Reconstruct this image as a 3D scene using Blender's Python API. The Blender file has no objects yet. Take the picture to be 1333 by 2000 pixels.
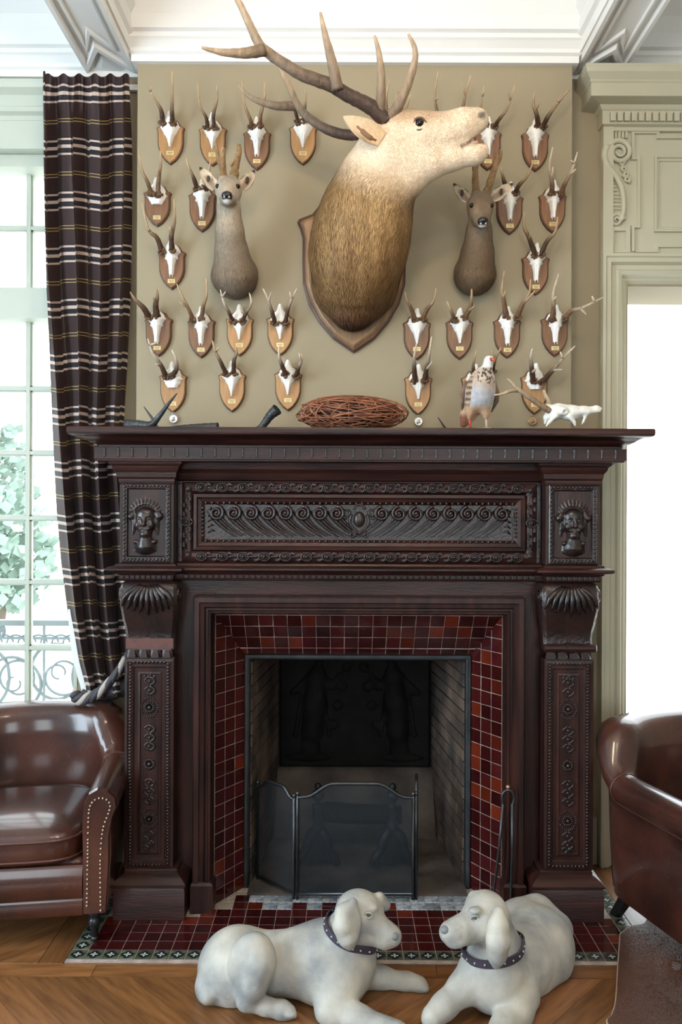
import bpy, math, random
import numpy as np
from mathutils import Vector, Matrix

random.seed(7); rng = np.random.default_rng(7)
SC = bpy.context.scene
COL = SC.collection
PI = math.pi

# ------------------------------------------------------------------ camera, world, lights, exposure
F_PX, CAM_H, ROLL = 1555.6, 1.5, math.radians(-0.25)
cam_d = bpy.data.cameras.new('camera'); cam = bpy.data.objects.new('camera', cam_d); COL.objects.link(cam)
cam.location = (0, 0, CAM_H); cam.rotation_euler = (PI/2, ROLL, 0)
cam_d.sensor_fit = 'VERTICAL'; cam_d.sensor_height = 36; cam_d.lens = 28; cam_d.clip_start = .05; cam_d.clip_end = 200
SC.camera = cam

world = bpy.data.worlds.new('world'); SC.world = world; world.use_nodes = True
bgn = world.node_tree.nodes['Background']
bgn.inputs['Color'].default_value = (.88, .96, 1.0, 1); bgn.inputs['Strength'].default_value = 7.5

SC.view_settings.view_transform = 'Standard'; SC.view_settings.look = 'None'
SC.view_settings.exposure = -0.42; SC.view_settings.gamma = 1.0
try: SC.view_settings.use_curve_mapping = False
except Exception: pass

def area_light(name, loc, size, power, color, target, portal=False):
    d = bpy.data.lights.new(name, 'AREA'); d.shape = 'RECTANGLE'; d.size, d.size_y = size
    d.energy = power; d.color = color
    o = bpy.data.objects.new(name, d); COL.objects.link(o); o.location = loc
    o.rotation_euler = (Vector(target) - Vector(loc)).to_track_quat('-Z', 'Y').to_euler()
    if portal: d.cycles.is_portal = True
    return o
# daylight coming in through the tall windows behind the camera and in the left wall
area_light('daylight_rear_window', (-1.9, -3.72, 1.9), (1.5, 2.7), 34, (.72, .87, 1.0), (-1.9, 3, 1.6))
area_light('daylight_rear_window', (1.5, -3.72, 1.9), (1.5, 2.7), 22, (.78, .90, 1.0), (1.5, 3, 1.6))
area_light('daylight_side_window', (-3.12, .9, 1.75), (1.5, 2.6), 175, (.64, .84, 1.0), (3, .9, 1.4))
# warm bulbs of the chandelier that hangs just above the frame
for lx, ly, lz in ((-.28, 1.15, 3.02), (.42, 1.05, 3.02), (.05, 1.45, 3.10)):
    pd = bpy.data.lights.new('chandelier_bulb', 'POINT'); pd.energy = 29; pd.color = (1.0, .80, .58); pd.shadow_soft_size = .07
    po = bpy.data.objects.new('chandelier_bulb', pd); COL.objects.link(po); po.location = (lx, ly, lz)
# sky portals in the openings that the photo shows
area_light('sky_portal_window', (-1.72, 3.60, 1.75), (1.2, 2.6), 1, (1, 1, 1), (-1.72, 0, 1.75), True)
area_light('sky_portal_door', (1.80, 3.60, 1.25), (1.14, 2.44), 1, (1, 1, 1), (1.8, 0, 1.25), True)

# ------------------------------------------------------------------ helpers
def P(px, py, Y):
    """photo pixel at distance Y from the camera -> world point"""
    u = (px-666.5)/F_PX; v = -(py-1000)/F_PX; c, s = math.cos(ROLL), math.sin(ROLL)
    return Vector((Y*(u*c+v*s), Y, CAM_H+Y*(-u*s+v*c)))
CROPS = {2: (400, 0, 2.2217), 4: (240, 400, 3.1738), 5: (760, 400, 3.0295), 6: (230, 120, 4.039), 7: (860, 120, 4.039)}
def cpx(crop, x, y):
    a = CROPS[crop]; return a[0]+x/a[2], a[1]+y/a[2]

class MB:
    def __init__(s): s.v = []; s.f = []; s.m = []; s.c = None
    def add(s, v, f, mi=0):
        o = len(s.v); s.v += [tuple(p) for p in v]; s.f += [tuple(i+o for i in q) for q in f]; s.m += [mi]*len(f); return s
    def box(s, x0, x1, y0, y1, z0, z1, mi=0, b=0):
        if b: return s.bevbox(x0, x1, y0, y1, z0, z1, b, mi)
        v = [(x0,y0,z0),(x1,y0,z0),(x1,y1,z0),(x0,y1,z0),(x0,y0,z1),(x1,y0,z1),(x1,y1,z1),(x0,y1,z1)]
        return s.add(v, [(0,3,2,1),(4,5,6,7),(0,1,5,4),(1,2,6,5),(2,3,7,6),(3,0,4,7)], mi)
    def bevbox(s, x0, x1, y0, y1, z0, z1, b, mi=0):
        """box whose -Y (front) face edges are chamfered"""
        v = [(x0,y1,z0),(x1,y1,z0),(x1,y1,z1),(x0,y1,z1),(x0,y0+b,z0),(x1,y0+b,z0),(x1,y0+b,z1),(x0,y0+b,z1),
             (x0+b,y0,z0+b),(x1-b,y0,z0+b),(x1-b,y0,z1-b),(x0+b,y0,z1-b)]
        return s.add(v, [(3,2,1,0),(0,1,5,4),(1,2,6,5),(2,3,7,6),(3,0,4,7),(4,5,9,8),(5,6,10,9),(6,7,11,10),(7,4,8,11),(8,9,10,11)], mi)
    def loops(s, loops, closed=True, cap0=False, cap1=False, mi=0):
        n = len(loops[0]); o = len(s.v)
        for l in loops: s.v += [tuple(p) for p in l]
        for i in range(len(loops)-1):
            for j in range(n if closed else n-1):
                k = (j+1) % n
                s.f.append((o+i*n+j, o+i*n+k, o+(i+1)*n+k, o+(i+1)*n+j)); s.m.append(mi)
        if cap0: s.f.append(tuple(o+j for j in reversed(range(n)))); s.m.append(mi)
        if cap1: s.f.append(tuple(o+(len(loops)-1)*n+j for j in range(n))); s.m.append(mi)
        return s
    def tier(s, x0, x1, yf, yb, prof, mi=0):
        """moulded block: prof = [(outset, z)...] bottom to top, round the left, front and right sides"""
        L = [[(x0-d, yb, z), (x0-d, yf-d, z), (x1+d, yf-d, z), (x1+d, yb, z)] for d, z in prof]
        return s.loops(L, True, True, True, mi)
    def frame(s, x0, x1, z0, z1, prof, mi=0):
        """mitred picture frame in the XZ plane: prof = [(inset, y)...]"""
        L = [[(x0+d, y, z0+d), (x1-d, y, z0+d), (x1-d, y, z1-d), (x0+d, y, z1-d)] for d, y in prof]
        return s.loops(L, True, False, False, mi)
    def arch(s, x0, x1, z0, z1, prof, mi=0):
        """three-sided mitred casing standing on z0"""
        L = [[(x0+d, y, z0), (x0+d, y, z1-d), (x1-d, y, z1-d), (x1-d, y, z0)] for d, y in prof]
        return s.loops(L, False, False, False, mi)
    def tube(s, pts, rad, n=8, mi=0, cap=True, flat=1.0, jit=0):
        pts = [Vector(p) for p in pts]; m = len(pts)
        if not hasattr(rad, '__len__'): rad = [rad]*m
        T = []
        for i in range(m):
            t = pts[min(i+1, m-1)]-pts[max(i-1, 0)]; T.append(t.normalized() if t.length > 1e-9 else Vector((0,0,1)))
        a = Vector((0,1,0)) if abs(T[0].y) < .9 else Vector((1,0,0))
        N = (a - T[0]*a.dot(T[0])).normalized(); L = []
        for i in range(m):
            N = (N - T[i]*N.dot(T[i]))
            N = N.normalized() if N.length > 1e-6 else T[i].orthogonal().normalized()
            B = T[i].cross(N); ring = []
            for j in range(n):
                an = 2*PI*j/n; r = rad[i]*(1+(random.uniform(-jit, jit) if jit else 0))
                ring.append(pts[i]+N*(r*math.cos(an)*flat)+B*(r*math.sin(an)))
            L.append(ring)
        return s.loops(L, True, cap, cap, mi)
    def sphere(s, c, r, n=8, m=6, mi=0, sc=(1,1,1)):
        o = len(s.v)
        for i in range(m+1):
            th = PI*i/m
            for j in range(n):
                ph = 2*PI*j/n
                s.v.append((c[0]+r*sc[0]*math.sin(th)*math.cos(ph), c[1]+r*sc[1]*math.sin(th)*math.sin(ph), c[2]+r*sc[2]*math.cos(th)))
        for i in range(m):
            for j in range(n):
                k = (j+1) % n; s.f.append((o+i*n+j, o+(i+1)*n+j, o+(i+1)*n+k, o+i*n+k)); s.m.append(mi)
        return s
    def lathe(s, c, prof, n=14, mi=0):
        L = [[(c[0]+r*math.cos(2*PI*j/n), c[1]+r*math.sin(2*PI*j/n), c[2]+z) for j in range(n)] for r, z in prof]
        return s.loops(L, True, True, True, mi)
    def prism(s, outline, y0, y1, mi=0, bev=0):
        """outline [(x,z)] counter-clockwise seen from -Y; y0 front, y1 back; bev = (inset, depth) front bevel by centroid scaling"""
        n = len(outline); cx = sum(p[0] for p in outline)/n; cz = sum(p[1] for p in outline)/n
        L = [[(x, y1, z) for x, z in outline]]
        if bev:
            L.append([(x, y0+bev, z) for x, z in outline])
            mx = max(math.hypot(x-cx, z-cz) for x, z in outline); k = 1-bev/mx
            L.append([(cx+(x-cx)*k, y0, cz+(z-cz)*k) for x, z in outline])
        else: L.append([(x, y0, z) for x, z in outline])
        s.loops(L, True, True, True, mi); return s

def mitre(pts, w_):
    """left and right offset lines of an open polyline, mitred"""
    pts = [Vector(p) for p in pts]; n = len(pts); A, B = [], []
    for i in range(n):
        d0 = (pts[i]-pts[i-1]).normalized() if i else None; d1 = (pts[i+1]-pts[i]).normalized() if i < n-1 else None
        if d0 is None: d0 = d1
        if d1 is None: d1 = d0
        n0 = Vector((-d0.y, d0.x)); n1 = Vector((-d1.y, d1.x)); mm = (n0+n1).normalized(); k = w_/2/max(.35, mm.dot(n0))
        A.append(pts[i]+mm*k); B.append(pts[i]-mm*k)
    return A, B
def ribbon(pts, w_, place):
    """raised moulding strip along a 2D path; place(x, y, t) -> 3D with t = 0 base, 1 crest"""
    A, B = mitre(pts, w_); A2, B2 = mitre(pts, w_*.62); m = MB()
    L = [[place(a.x, a.y, 0), place(a2.x, a2.y, 1), place(b2.x, b2.y, 1), place(b.x, b.y, 0)] for a, a2, b2, b in zip(A, A2, B2, B)]
    return m.loops(L, True, True, True)
def catmull(pts, k=5):
    pts = [Vector(p) for p in pts]; out = []
    for i in range(len(pts)-1):
        p0, p1, p2, p3 = pts[max(i-1,0)], pts[i], pts[i+1], pts[min(i+2, len(pts)-1)]
        for j in range(k):
            t = j/k
            out.append(.5*((2*p1)+(p2-p0)*t+(2*p0-5*p1+4*p2-p3)*t*t+(3*p1-p0-3*p2+p3)*t**3))
    out.append(pts[-1]); return out

def mk_mesh(name, mb, mats, smooth=False, cols=None, sharp=None):
    me = bpy.data.meshes.new(name)
    me.from_pydata([tuple(p) for p in mb.v], [], mb.f)
    if not isinstance(mats, (list, tuple)): mats = [mats]
    for m in mats: me.materials.append(m)
    if len(mats) > 1: me.polygons.foreach_set('material_index', mb.m)
    me.update()
    import bmesh
    bm = bmesh.new(); bm.from_mesh(me); bmesh.ops.recalc_face_normals(bm, faces=bm.faces); bm.to_mesh(me); bm.free()
    if smooth:
        me.polygons.foreach_set('use_smooth', [True]*len(me.polygons))
        if sharp: 
            try: me.set_sharp_from_angle(angle=math.radians(sharp))
            except Exception: pass
    if cols is not None:
        ca = me.color_attributes.new('Col', 'FLOAT_COLOR', 'POINT')
        arr = np.ones((len(me.vertices), 4), np.float32); arr[:, :3] = np.asarray(cols, np.float32)[:, :3]
        ca.data.foreach_set('color', arr.ravel())
    return me

def put(name, me, parent=None, loc=(0,0,0), rot=None, scale=None, **kw):
    """link a mesh object; parent keeps world coordinates"""
    o = bpy.data.objects.new(name, me); COL.objects.link(o); o.location = loc
    if rot: o.rotation_euler = rot
    if scale: o.scale = scale
    if parent is not None:
        o.parent = parent
        o.matrix_parent_inverse = Matrix.Translation(-Vector(parent.get('_w', (0,0,0))))
        o['_w'] = Vector(loc)[:]
        if rot or scale: pass
    else: o['_w'] = Vector(loc)[:]
    tag(o, **kw); return o
def obj(name, mb, mats, parent=None, smooth=False, cols=None, sharp=None, loc=(0,0,0), **kw):
    return put(name, mk_mesh(name, mb, mats, smooth, cols, sharp), parent, loc, **kw)
def tag(o, label=None, cat=None, group=None, kind=None):
    if label: o['label'] = label
    if cat: o['category'] = cat
    if group: o['group'] = group
    if kind: o['kind'] = kind
    return o
def thing(name, loc, label, cat, group=None):
    o = bpy.data.objects.new(name, None); COL.objects.link(o); o.location = loc; o.empty_display_size = .1
    o['_w'] = Vector(loc)[:]
    return tag(o, label, cat, group)

# ---------------------------------------------------------------- materials
def new_mat(name):
    m = bpy.data.materials.new(name); m.use_nodes = True
    return m, m.node_tree.nodes, m.node_tree.links, m.node_tree.nodes['Principled BSDF']
def mat(name, col, rough=.5, var=.0, nscale=8, bump=0, bscale=60, metal=0, spec=.5, coat=0, stretch=(1,1,1), col2=None, rnd=0, detail=5, sheen=0, emis=None):
    m, N, L, b = new_mat(name)
    b.inputs['Roughness'].default_value = rough; b.inputs['Metallic'].default_value = metal
    b.inputs['Specular IOR Level'].default_value = spec; b.inputs['Coat Weight'].default_value = coat
    b.inputs['Coat Roughness'].default_value = .12; b.inputs['Sheen Weight'].default_value = sheen
    tc = N.new('ShaderNodeTexCoord'); mp = N.new('ShaderNodeMapping'); mp.inputs['Scale'].default_value = stretch
    L.new(tc.outputs['Object'], mp.inputs['Vector'])
    out = None
    if var or col2:
        no = N.new('ShaderNodeTexNoise'); no.inputs['Scale'].default_value = nscale; no.inputs['Detail'].default_value = detail
        L.new(mp.outputs[0], no.inputs['Vector'])
        mx = N.new('ShaderNodeMix'); mx.data_type = 'RGBA'
        c2 = col2 or tuple(c*(1-var) for c in col); c1 = col if col2 else tuple(c*(1+var) for c in col)
        mx.inputs[6].default_value = (*c1, 1); mx.inputs[7].default_value = (*c2, 1)
        cr = N.new('ShaderNodeMapRange'); cr.inputs[1].default_value = .32; cr.inputs[2].default_value = .68
        L.new(no.outputs[0], cr.inputs[0]); L.new(cr.outputs[0], mx.inputs[0]); out = mx.outputs[2]
    else:
        b.inputs['Base Color'].default_value = (*col, 1)
    if rnd:
        oi = N.new('ShaderNodeObjectInfo'); mr = N.new('ShaderNodeMapRange'); mr.inputs[3].default_value = 1-rnd; mr.inputs[4].default_value = 1+rnd
        L.new(oi.outputs['Random'], mr.inputs[0]); hv = N.new('ShaderNodeHueSaturation')
        if out: L.new(out, hv.inputs['Color'])
        else: hv.inputs['Color'].default_value = (*col, 1)
        L.new(mr.outputs[0], hv.inputs['Value']); out = hv.outputs[0]
    if out: L.new(out, b.inputs['Base Color'])
    if bump:
        n2 = N.new('ShaderNodeTexNoise'); n2.inputs['Scale'].default_value = bscale; n2.inputs['Detail'].default_value = 6
        L.new(mp.outputs[0], n2.inputs['Vector']); bp = N.new('ShaderNodeBump'); bp.inputs['Strength'].default_value = bump; bp.inputs['Distance'].default_value = .01
        L.new(n2.outputs[0], bp.inputs['Height']); L.new(bp.outputs[0], b.inputs['Normal'])
    return m
def vcol_mat(name, rough=.6, var=.15, nscale=40, bump=.2, bscale=120, spec=.3, coat=0, sheen=0, stretch=(1,1,1)):
    m, N, L, b = new_mat(name); b.inputs['Roughness'].default_value = rough; b.inputs['Specular IOR Level'].default_value = spec
    b.inputs['Coat Weight'].default_value = coat; b.inputs['Sheen Weight'].default_value = sheen
    at = N.new('ShaderNodeAttribute'); at.attribute_name = 'Col'
    tc = N.new('ShaderNodeTexCoord'); mp = N.new('ShaderNodeMapping'); mp.inputs['Scale'].default_value = stretch; L.new(tc.outputs['Object'], mp.inputs['Vector'])
    no = N.new('ShaderNodeTexNoise'); no.inputs['Scale'].default_value = nscale; no.inputs['Detail'].default_value = 6; L.new(mp.outputs[0], no.inputs['Vector'])
    mr = N.new('ShaderNodeMapRange'); mr.inputs[1].default_value = .3; mr.inputs[2].default_value = .7; mr.inputs[3].default_value = 1-var; mr.inputs[4].default_value = 1+var
    L.new(no.outputs[0], mr.inputs[0]); hv = N.new('ShaderNodeHueSaturation'); L.new(at.outputs['Color'], hv.inputs['Color']); L.new(mr.outputs[0], hv.inputs['Value'])
    L.new(hv.outputs[0], b.inputs['Base Color'])
    if bump:
        n2 = N.new('ShaderNodeTexNoise'); n2.inputs['Scale'].default_value = bscale; n2.inputs['Detail'].default_value = 5; L.new(mp.outputs[0], n2.inputs['Vector'])
        bp = N.new('ShaderNodeBump'); bp.inputs['Strength'].default_value = bump; bp.inputs['Distance'].default_value = .01
        L.new(n2.outputs[0], bp.inputs['Height']); L.new(bp.outputs[0], b.inputs['Normal'])
    return m

M = {}
M['wood'] = mat('dark_wood', (.044,.014,.010), .36, nscale=5, col2=(.012,.005,.0045), stretch=(6,6,.7), bump=.12, bscale=30, spec=.36)
M['wood_h'] = mat('dark_wood_horizontal', (.048,.015,.011), .35, nscale=5, col2=(.013,.005,.0045), stretch=(.7,6,6), bump=.12, bscale=30, spec=.36)
M['carved'] = mat('carved_dark_wood', (.028,.012,.010), .30, nscale=14, col2=(.009,.0055,.006), bump=.25, bscale=70, spec=.6)
M['white'] = mat('ceiling_white_paint', (.80,.79,.77), .55, var=.02, nscale=3)
M['tan'] = mat('olive_tan_wall_paint', (.315,.262,.172), .75, var=.04, nscale=2.5, bump=.05, bscale=90)
M['sage'] = mat('pale_sage_paint', (.50,.475,.355), .45, var=.03, nscale=4)
M['sagewin'] = mat('pale_blue_green_paint', (.52,.56,.48), .45, var=.03, nscale=4)
M['roomwall'] = mat('room_wall_paint', (.42,.37,.28), .8, var=.03, nscale=2)
M['tile'] = mat('oxblood_glazed_tile', (.055,.0065,.0055), .12, nscale=5, col2=(.030,.004,.005), rnd=.38, spec=.6)
M['tile_o'] = mat('orange_brown_glazed_tile', (.13,.018,.007), .12, nscale=6, col2=(.07,.009,.005), rnd=.4, spec=.6)
M['grout'] = mat('pale_grout', (.34,.285,.245), .9, var=.3, nscale=60)
M['tile_g'] = mat('dark_green_tile', (.050,.060,.038), .3, nscale=20, col2=(.12,.12,.085), rnd=.4)
M['tile_k'] = mat('black_green_inlay', (.012,.018,.02), .3)
M['tile_w'] = mat('white_inlay', (.55,.55,.50), .4)
M['tile_b'] = mat('worn_blue_white_tile', (.45,.45,.46), .35, nscale=70, col2=(.10,.14,.18), rnd=.35)
M['iron'] = mat('black_iron', (.018,.020,.022), .42, var=.3, nscale=40, metal=.6, bump=.15, bscale=80)
M['steel'] = mat('dark_steel', (.07,.075,.08), .35, metal=.8, var=.2, nscale=20)
M['soot'] = mat('sooty_cast_iron', (.007,.006,.0055), .8, var=.4, nscale=12, bump=.5, bscale=30, spec=.2)
M['wire'] = mat('woven_wire', (.040,.050,.060), .5, metal=.3)
M['brick'] = mat('sooty_firebrick', (.14,.090,.064), .85, nscale=6, col2=(.020,.016,.015), rnd=.25, bump=.3, bscale=60)
M['mortar'] = mat('sooty_mortar', (.13,.10,.08), .95, var=.3, nscale=30)
M['stone'] = mat('hearth_stone', (.12,.094,.076), .9, nscale=5, col2=(.020,.017,.016), bump=.3, bscale=40)
M['plank'] = mat('oak_parquet', (.29,.128,.045), .32, nscale=5, col2=(.145,.058,.020), stretch=(9,1.2,9), rnd=.28, bump=.06, bscale=40, spec=.5)
M['gap'] = mat('parquet_joint', (.03,.018,.012), .9)
M['paving'] = mat('pale_terrace_stone', (.75,.74,.70), .9, var=.05)
M['railing'] = mat('flare_paled_ironwork', (.30,.38,.42), .5)  # dark iron, with the washing-out flare put into its colour
M['leaf'] = mat('tree_leaf', (.24,.34,.28), .6, rnd=.3)
M['bark'] = mat('tree_bark', (.16,.13,.10), .9)
g, N, L, b = new_mat('window_glass'); M['glass'] = g
tr = N.new('ShaderNodeBsdfTransparent'); gl = N.new('ShaderNodeBsdfGlossy'); gl.inputs['Roughness'].default_value = .02; mx = N.new('ShaderNodeMixShader'); mx.inputs[0].default_value = .05
L.new(tr.outputs[0], mx.inputs[1]); L.new(gl.outputs[0], mx.inputs[2]); L.new(mx.outputs[0], N['Material Output'].inputs['Surface']); N.remove(b)

# ---------------------------------------------------------------- room shell
YB, YW, YW2 = 3.30, 3.42, 3.72           # chimney breast face, wall face, outer wall face
XL, XR, YR, ZC = -3.2, 3.0, -3.8, 3.86
ZCOR = 3.352                              # underside of the cornice
WX0, WX1, WZ0, WZ1 = -2.30, -1.13, .42, 3.06   # window opening
DX0, DX1, DZ1 = 1.228, 2.38, 2.474             # door opening
BX0, BX1 = -.851, .951                    # chimney breast
def wall_seg(mb, *a): mb.box(*a)
w = MB()
w.box(XL, WX0, YW, YW2, 0, ZC); w.box(WX0, WX1, YW, YW2, 0, WZ0); w.box(WX0, WX1, YW, YW2, WZ1, ZC)
w.box(WX1, -.60, YW, YW2, 0, ZC); w.box(-.60, .74, YW, YW2, 1.3, ZC); w.box(.74, DX0, YW, YW2, 0, ZC)
w.box(DX0, DX1, YW, YW2, DZ1, ZC); w.box(DX1, XR, YW, YW2, 0, ZC)
obj('wall_fireplace', w, M['tan'], kind='structure')
w = MB(); w.box(BX0, BX1, YB, YW+.01, 1.25, ZC); w.box(BX0, -.52, YB, YW+.01, 0, 1.25); w.box(.66, BX1, YB, YW+.01, 0, 1.25)
obj('wall_chimney_breast', w, M['tan'], kind='structure')
w = MB()   # left wall with a tall window opening
w.box(XL-.3, XL, YR, .15, 0, ZC); w.box(XL-.3, XL, 1.65, YW2, 0, ZC); w.box(XL-.3, XL, .15, 1.65, 0, .45); w.box(XL-.3, XL, .15, 1.65, 3.05, ZC)
obj('wall_left', w, M['roomwall'], kind='structure')
w = MB(); w.box(XR, XR+.3, YR, YW2, 0, ZC); obj('wall_right', w, M['roomwall'], kind='structure')
w = MB()
for a, b2 in ((XL-.3, -2.65), (-1.15, .75), (2.25, XR+.3)): w.box(a, b2, YR-.3, YR, 0, ZC)
for a, b2 in ((-2.65, -1.15), (.75, 2.25)): w.box(a, b2, YR-.3, YR, 0, .55); w.box(a, b2, YR-.3, YR, 3.25, ZC)
obj('wall_rear', w, M['roomwall'], kind='structure')
w = MB(); w.box(XL-.3, XR+.3, YR-.3, YW2, ZC, ZC+.15); ceil = obj('ceiling', w, M['white'], kind='structure')

# cornice: runs along wall, steps round the chimney breast
def cornice_run(name, pts, inward):
    prof = [(0, ZCOR), (.022, ZCOR), (.022, ZCOR+.028), (.034, ZCOR+.036), (.034, ZCOR+.052), (.052, ZCOR+.075), (.06, ZCOR+.082), (.06, ZCOR+.10),
            (.075, ZCOR+.108), (.085, ZCOR+.16), (.11, ZCOR+.215), (.15, ZCOR+.258), (.165, ZCOR+.262), (.165, ZCOR+.285), (.185, ZCOR+.29), (.20, ZCOR+.33), (.24, ZCOR+.37), (.26, ZCOR+.375), (.26, ZC), (0, ZC)]
    m = MB(); L = []
    for d, z in prof:
        L.append([(x+ix*d, y+iy*d, z) for (x, y), (ix, iy) in zip(pts, inward)])
    m.loops(L, False)
    return obj(name, m, M['white'], ceil)
cornice_run('cornice', [(XL, YW), (BX0, YW), (BX0, YB), (BX1, YB), (BX1, YW), (XR, YW)],
            [(0,-1), (-1,-1), (-1,-1), (1,-1), (1,-1), (0,-1)])
# beams with recessed soffit panels ending in a chevron
def beam(x0, x1, sgn):
    zb = ZCOR+.036; m = MB()
    pr = [(0, zb), (0, zb+.05), (-.015, zb+.06), (-.015, zb+.12), (-.035, zb+.15), (-.045, zb+.22), (-.08, zb+.27), (-.10, zb+.275), (-.10, ZC)]
    L = []
    for d, z in pr: L.append([(x0+d, YW-.02, z), (x0+d, YR, z), (x1-d, YR, z), (x1-d, YW-.02, z)])
    m.loops(L, True, True, True)
    bo = obj('beam', m, M['white'], ceil)
    xm = (x0+x1)/2; w2 = x1-x0
    for k, (ins, hh, wd) in enumerate(((.022, .022, .032), (.062, .012, .022))):
        a, b2 = x0+ins, x1-ins; pk = 3.22-k*.095; bt = 3.376-k*.135
        path = [(a, YR+.2), (a, bt), (xm-.01*sgn, pk), (b2, bt), (b2, YR+.2)]
        mm = ribbon(path, wd, lambda x, y, t: (x, y, zb-hh*t)); obj('soffit_moulding', mm, M['white'], bo)
    t = MB(); t.loops([[(x0+.045, 3.398, zb-.002), (xm-.01*sgn, 3.285, zb-.002), (x1-.045, 3.398, zb-.002)], [(x0+.075, 3.393, zb-.012), (xm-.01*sgn, 3.315, zb-.012), (x1-.075, 3.393, zb-.012)]], True, False, True)
    obj('soffit_recess', t, M['white'], bo)
beam(-1.108, -.872, 1); beam(.972, 1.205, -1)

# floor: dark bed plus parquet planks laid in chevrons
w = MB(); w.box(XL-.3, XR+.3, YR-.3, YW2, -.12, -.004); floor = obj('floor', w, M['gap'], kind='structure')
def clip(poly, ax, val, keep_less):
    out = []
    for i in range(len(poly)):
        a, b2 = poly[i], poly[(i+1) % len(poly)]
        ia = (a[ax] <= val) == keep_less; ib = (b2[ax] <= val) == keep_less
        if ia: out.append(a)
        if ia != ib:
            t = (val-a[ax])/(b2[ax]-a[ax]); out.append((a[0]+(b2[0]-a[0])*t, a[1]+(b2[1]-a[1])*t))
    return out
def plank(poly, ang, tone=None):
    if len(poly) < 3: return
    area = abs(sum(poly[i][0]*poly[(i+1)%len(poly)][1]-poly[(i+1)%len(poly)][0]*poly[i][1] for i in range(len(poly))))/2
    if area < 4e-4: return
    cx = sum(p[0] for p in poly)/len(poly); cy = sum(p[1] for p in poly)/len(poly)
    c, s = math.cos(-ang), math.sin(-ang); m = MB(); Lw = []; Lt = []
    for x, y in poly:
        dx, dy = x-cx, y-cy; k = 1-.0014/max(.02, math.hypot(dx, dy))
        Lw.append((dx*c-dy*s, dx*s+dy*c)); Lt.append(((dx*c-dy*s)*k, (dx*s+dy*c)*k))
    m.loops([[(a, b2, -.004) for a, b2 in Lw], [(a, b2, -.0012) for a, b2 in Lw], [(a, b2, 0) for a, b2 in Lt]], True, False, True)
    o = put('plank', mk_mesh('plank', m, M['plank']), floor, (cx, cy, 0)); o.rotation_euler = (0, 0, ang); return o
def chevron(xa, xb, ya, yb, sgn, w=.088):
    wy = w*math.sqrt(2); W = xb-xa
    k = int((ya-W)/wy)-2
    while k*wy < yb+W+wy:
        y0 = k*wy; k += 1
        yl, yr = (y0+W, y0) if sgn > 0 else (y0, y0+W)
        pl = [(xa+.0006, yl), (xb-.0006, yr), (xb-.0006, yr+wy-.0012), (xa+.0006, yl+wy-.0012)]
        pl = clip(clip(pl, 1, ya, False), 1, yb, True) if pl else pl
        plank(pl, -PI/4-PI/2 if sgn > 0 else PI/4-PI/2)
HX0, HX1, HY0 = -.912, 1.062, 2.640        # hearth
for a, b2, s_ in ((-2.30, -1.24, -1), (-1.24, .03, 1), (.03, 1.30, -1), (1.30, 2.40, 1)): chevron(a, b2, 1.75, 2.565, s_)
for a, b2 in ((-2.2, -1.35), (-1.35, -.80), (-.80, .32), (.32, 1.25), (1.25, 2.2)):
    plank([(a, 2.567), (b2-.001, 2.567), (b2-.001, 2.638), (a, 2.638)], -PI/2)
chevron(-2.2, -1.0, 2.64, 3.41, -1, .10); chevron(1.145, 2.3, 2.64, 3.41, -1, .10)
for a, b2 in ((2.64, 3.05), (3.05, 3.41)):
    plank([(-.999, a), (HX0-.004, a), (HX0-.004, b2-.001), (-.999, b2-.001)], 0); plank([(HX1+.004, a), (1.144, a), (1.144, b2-.001), (HX1+.004, b2-.001)], 0)

# ---------------------------------------------------------------- window
win = obj('window_1', MB().box(WX0, WX0+.05, YW+.10, YW+.20, WZ0, WZ1).box(WX1-.05, WX1, YW+.10, YW+.20, WZ0, WZ1)
    .box(WX0, WX1, YW+.10, YW+.20, WZ1-.03, WZ1).box(WX0, WX1, YW+.10, YW+.20, WZ0, WZ0+.07).box(WX0, WX1, YW+.06, YW+.20, 2.342, 2.475), M['sagewin'], kind='structure')
yg = YW+.15
def zpx(y): return P(100, y, yg).z
xm = P(56, 900, yg).x; pit = .268
xs = [xm-2*pit, xm-pit, xm, xm+pit]
for x in xs:
    obj('muntin', MB().tier(x-.008, x+.008, yg-.012, yg+.02, [(0, WZ0+.03), (0, 2.35)]).box(x-.015, x+.015, yg, yg+.02, WZ0+.03, 2.35), M['sagewin'], win)
    obj('muntin', MB().box(x-.008, x+.008, yg-.012, yg+.02, 2.47, WZ1-.02).box(x-.015, x+.015, yg, yg+.02, 2.47, WZ1-.02), M['sagewin'], win)
hz = [zpx(y) for y in (1265, 1137, 1012, 885, 760)] + [zpx(447)]
for z in hz: obj('glazing_bar', MB().box(WX0, WX1, yg-.010, yg+.02, z-.008, z+.008).box(WX0, WX1, yg, yg+.02, z-.014, z+.014), M['sagewin'], win)
cx_ = [WX0+.05]+xs+[WX1-.05]; cz_ = [WZ0+.06]+hz[:5]+[2.342]
for i in range(len(cx_)-1):
    for z0, z1 in list(zip(cz_[:-1], cz_[1:]))+[(2.475, hz[5]), (hz[5], WZ1-.03)]:
        obj('pane', MB().box(cx_[i]+.004, cx_[i+1]-.004, yg+.004, yg+.008, z0+.004, z1-.004), M['glass'], win)
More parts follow.
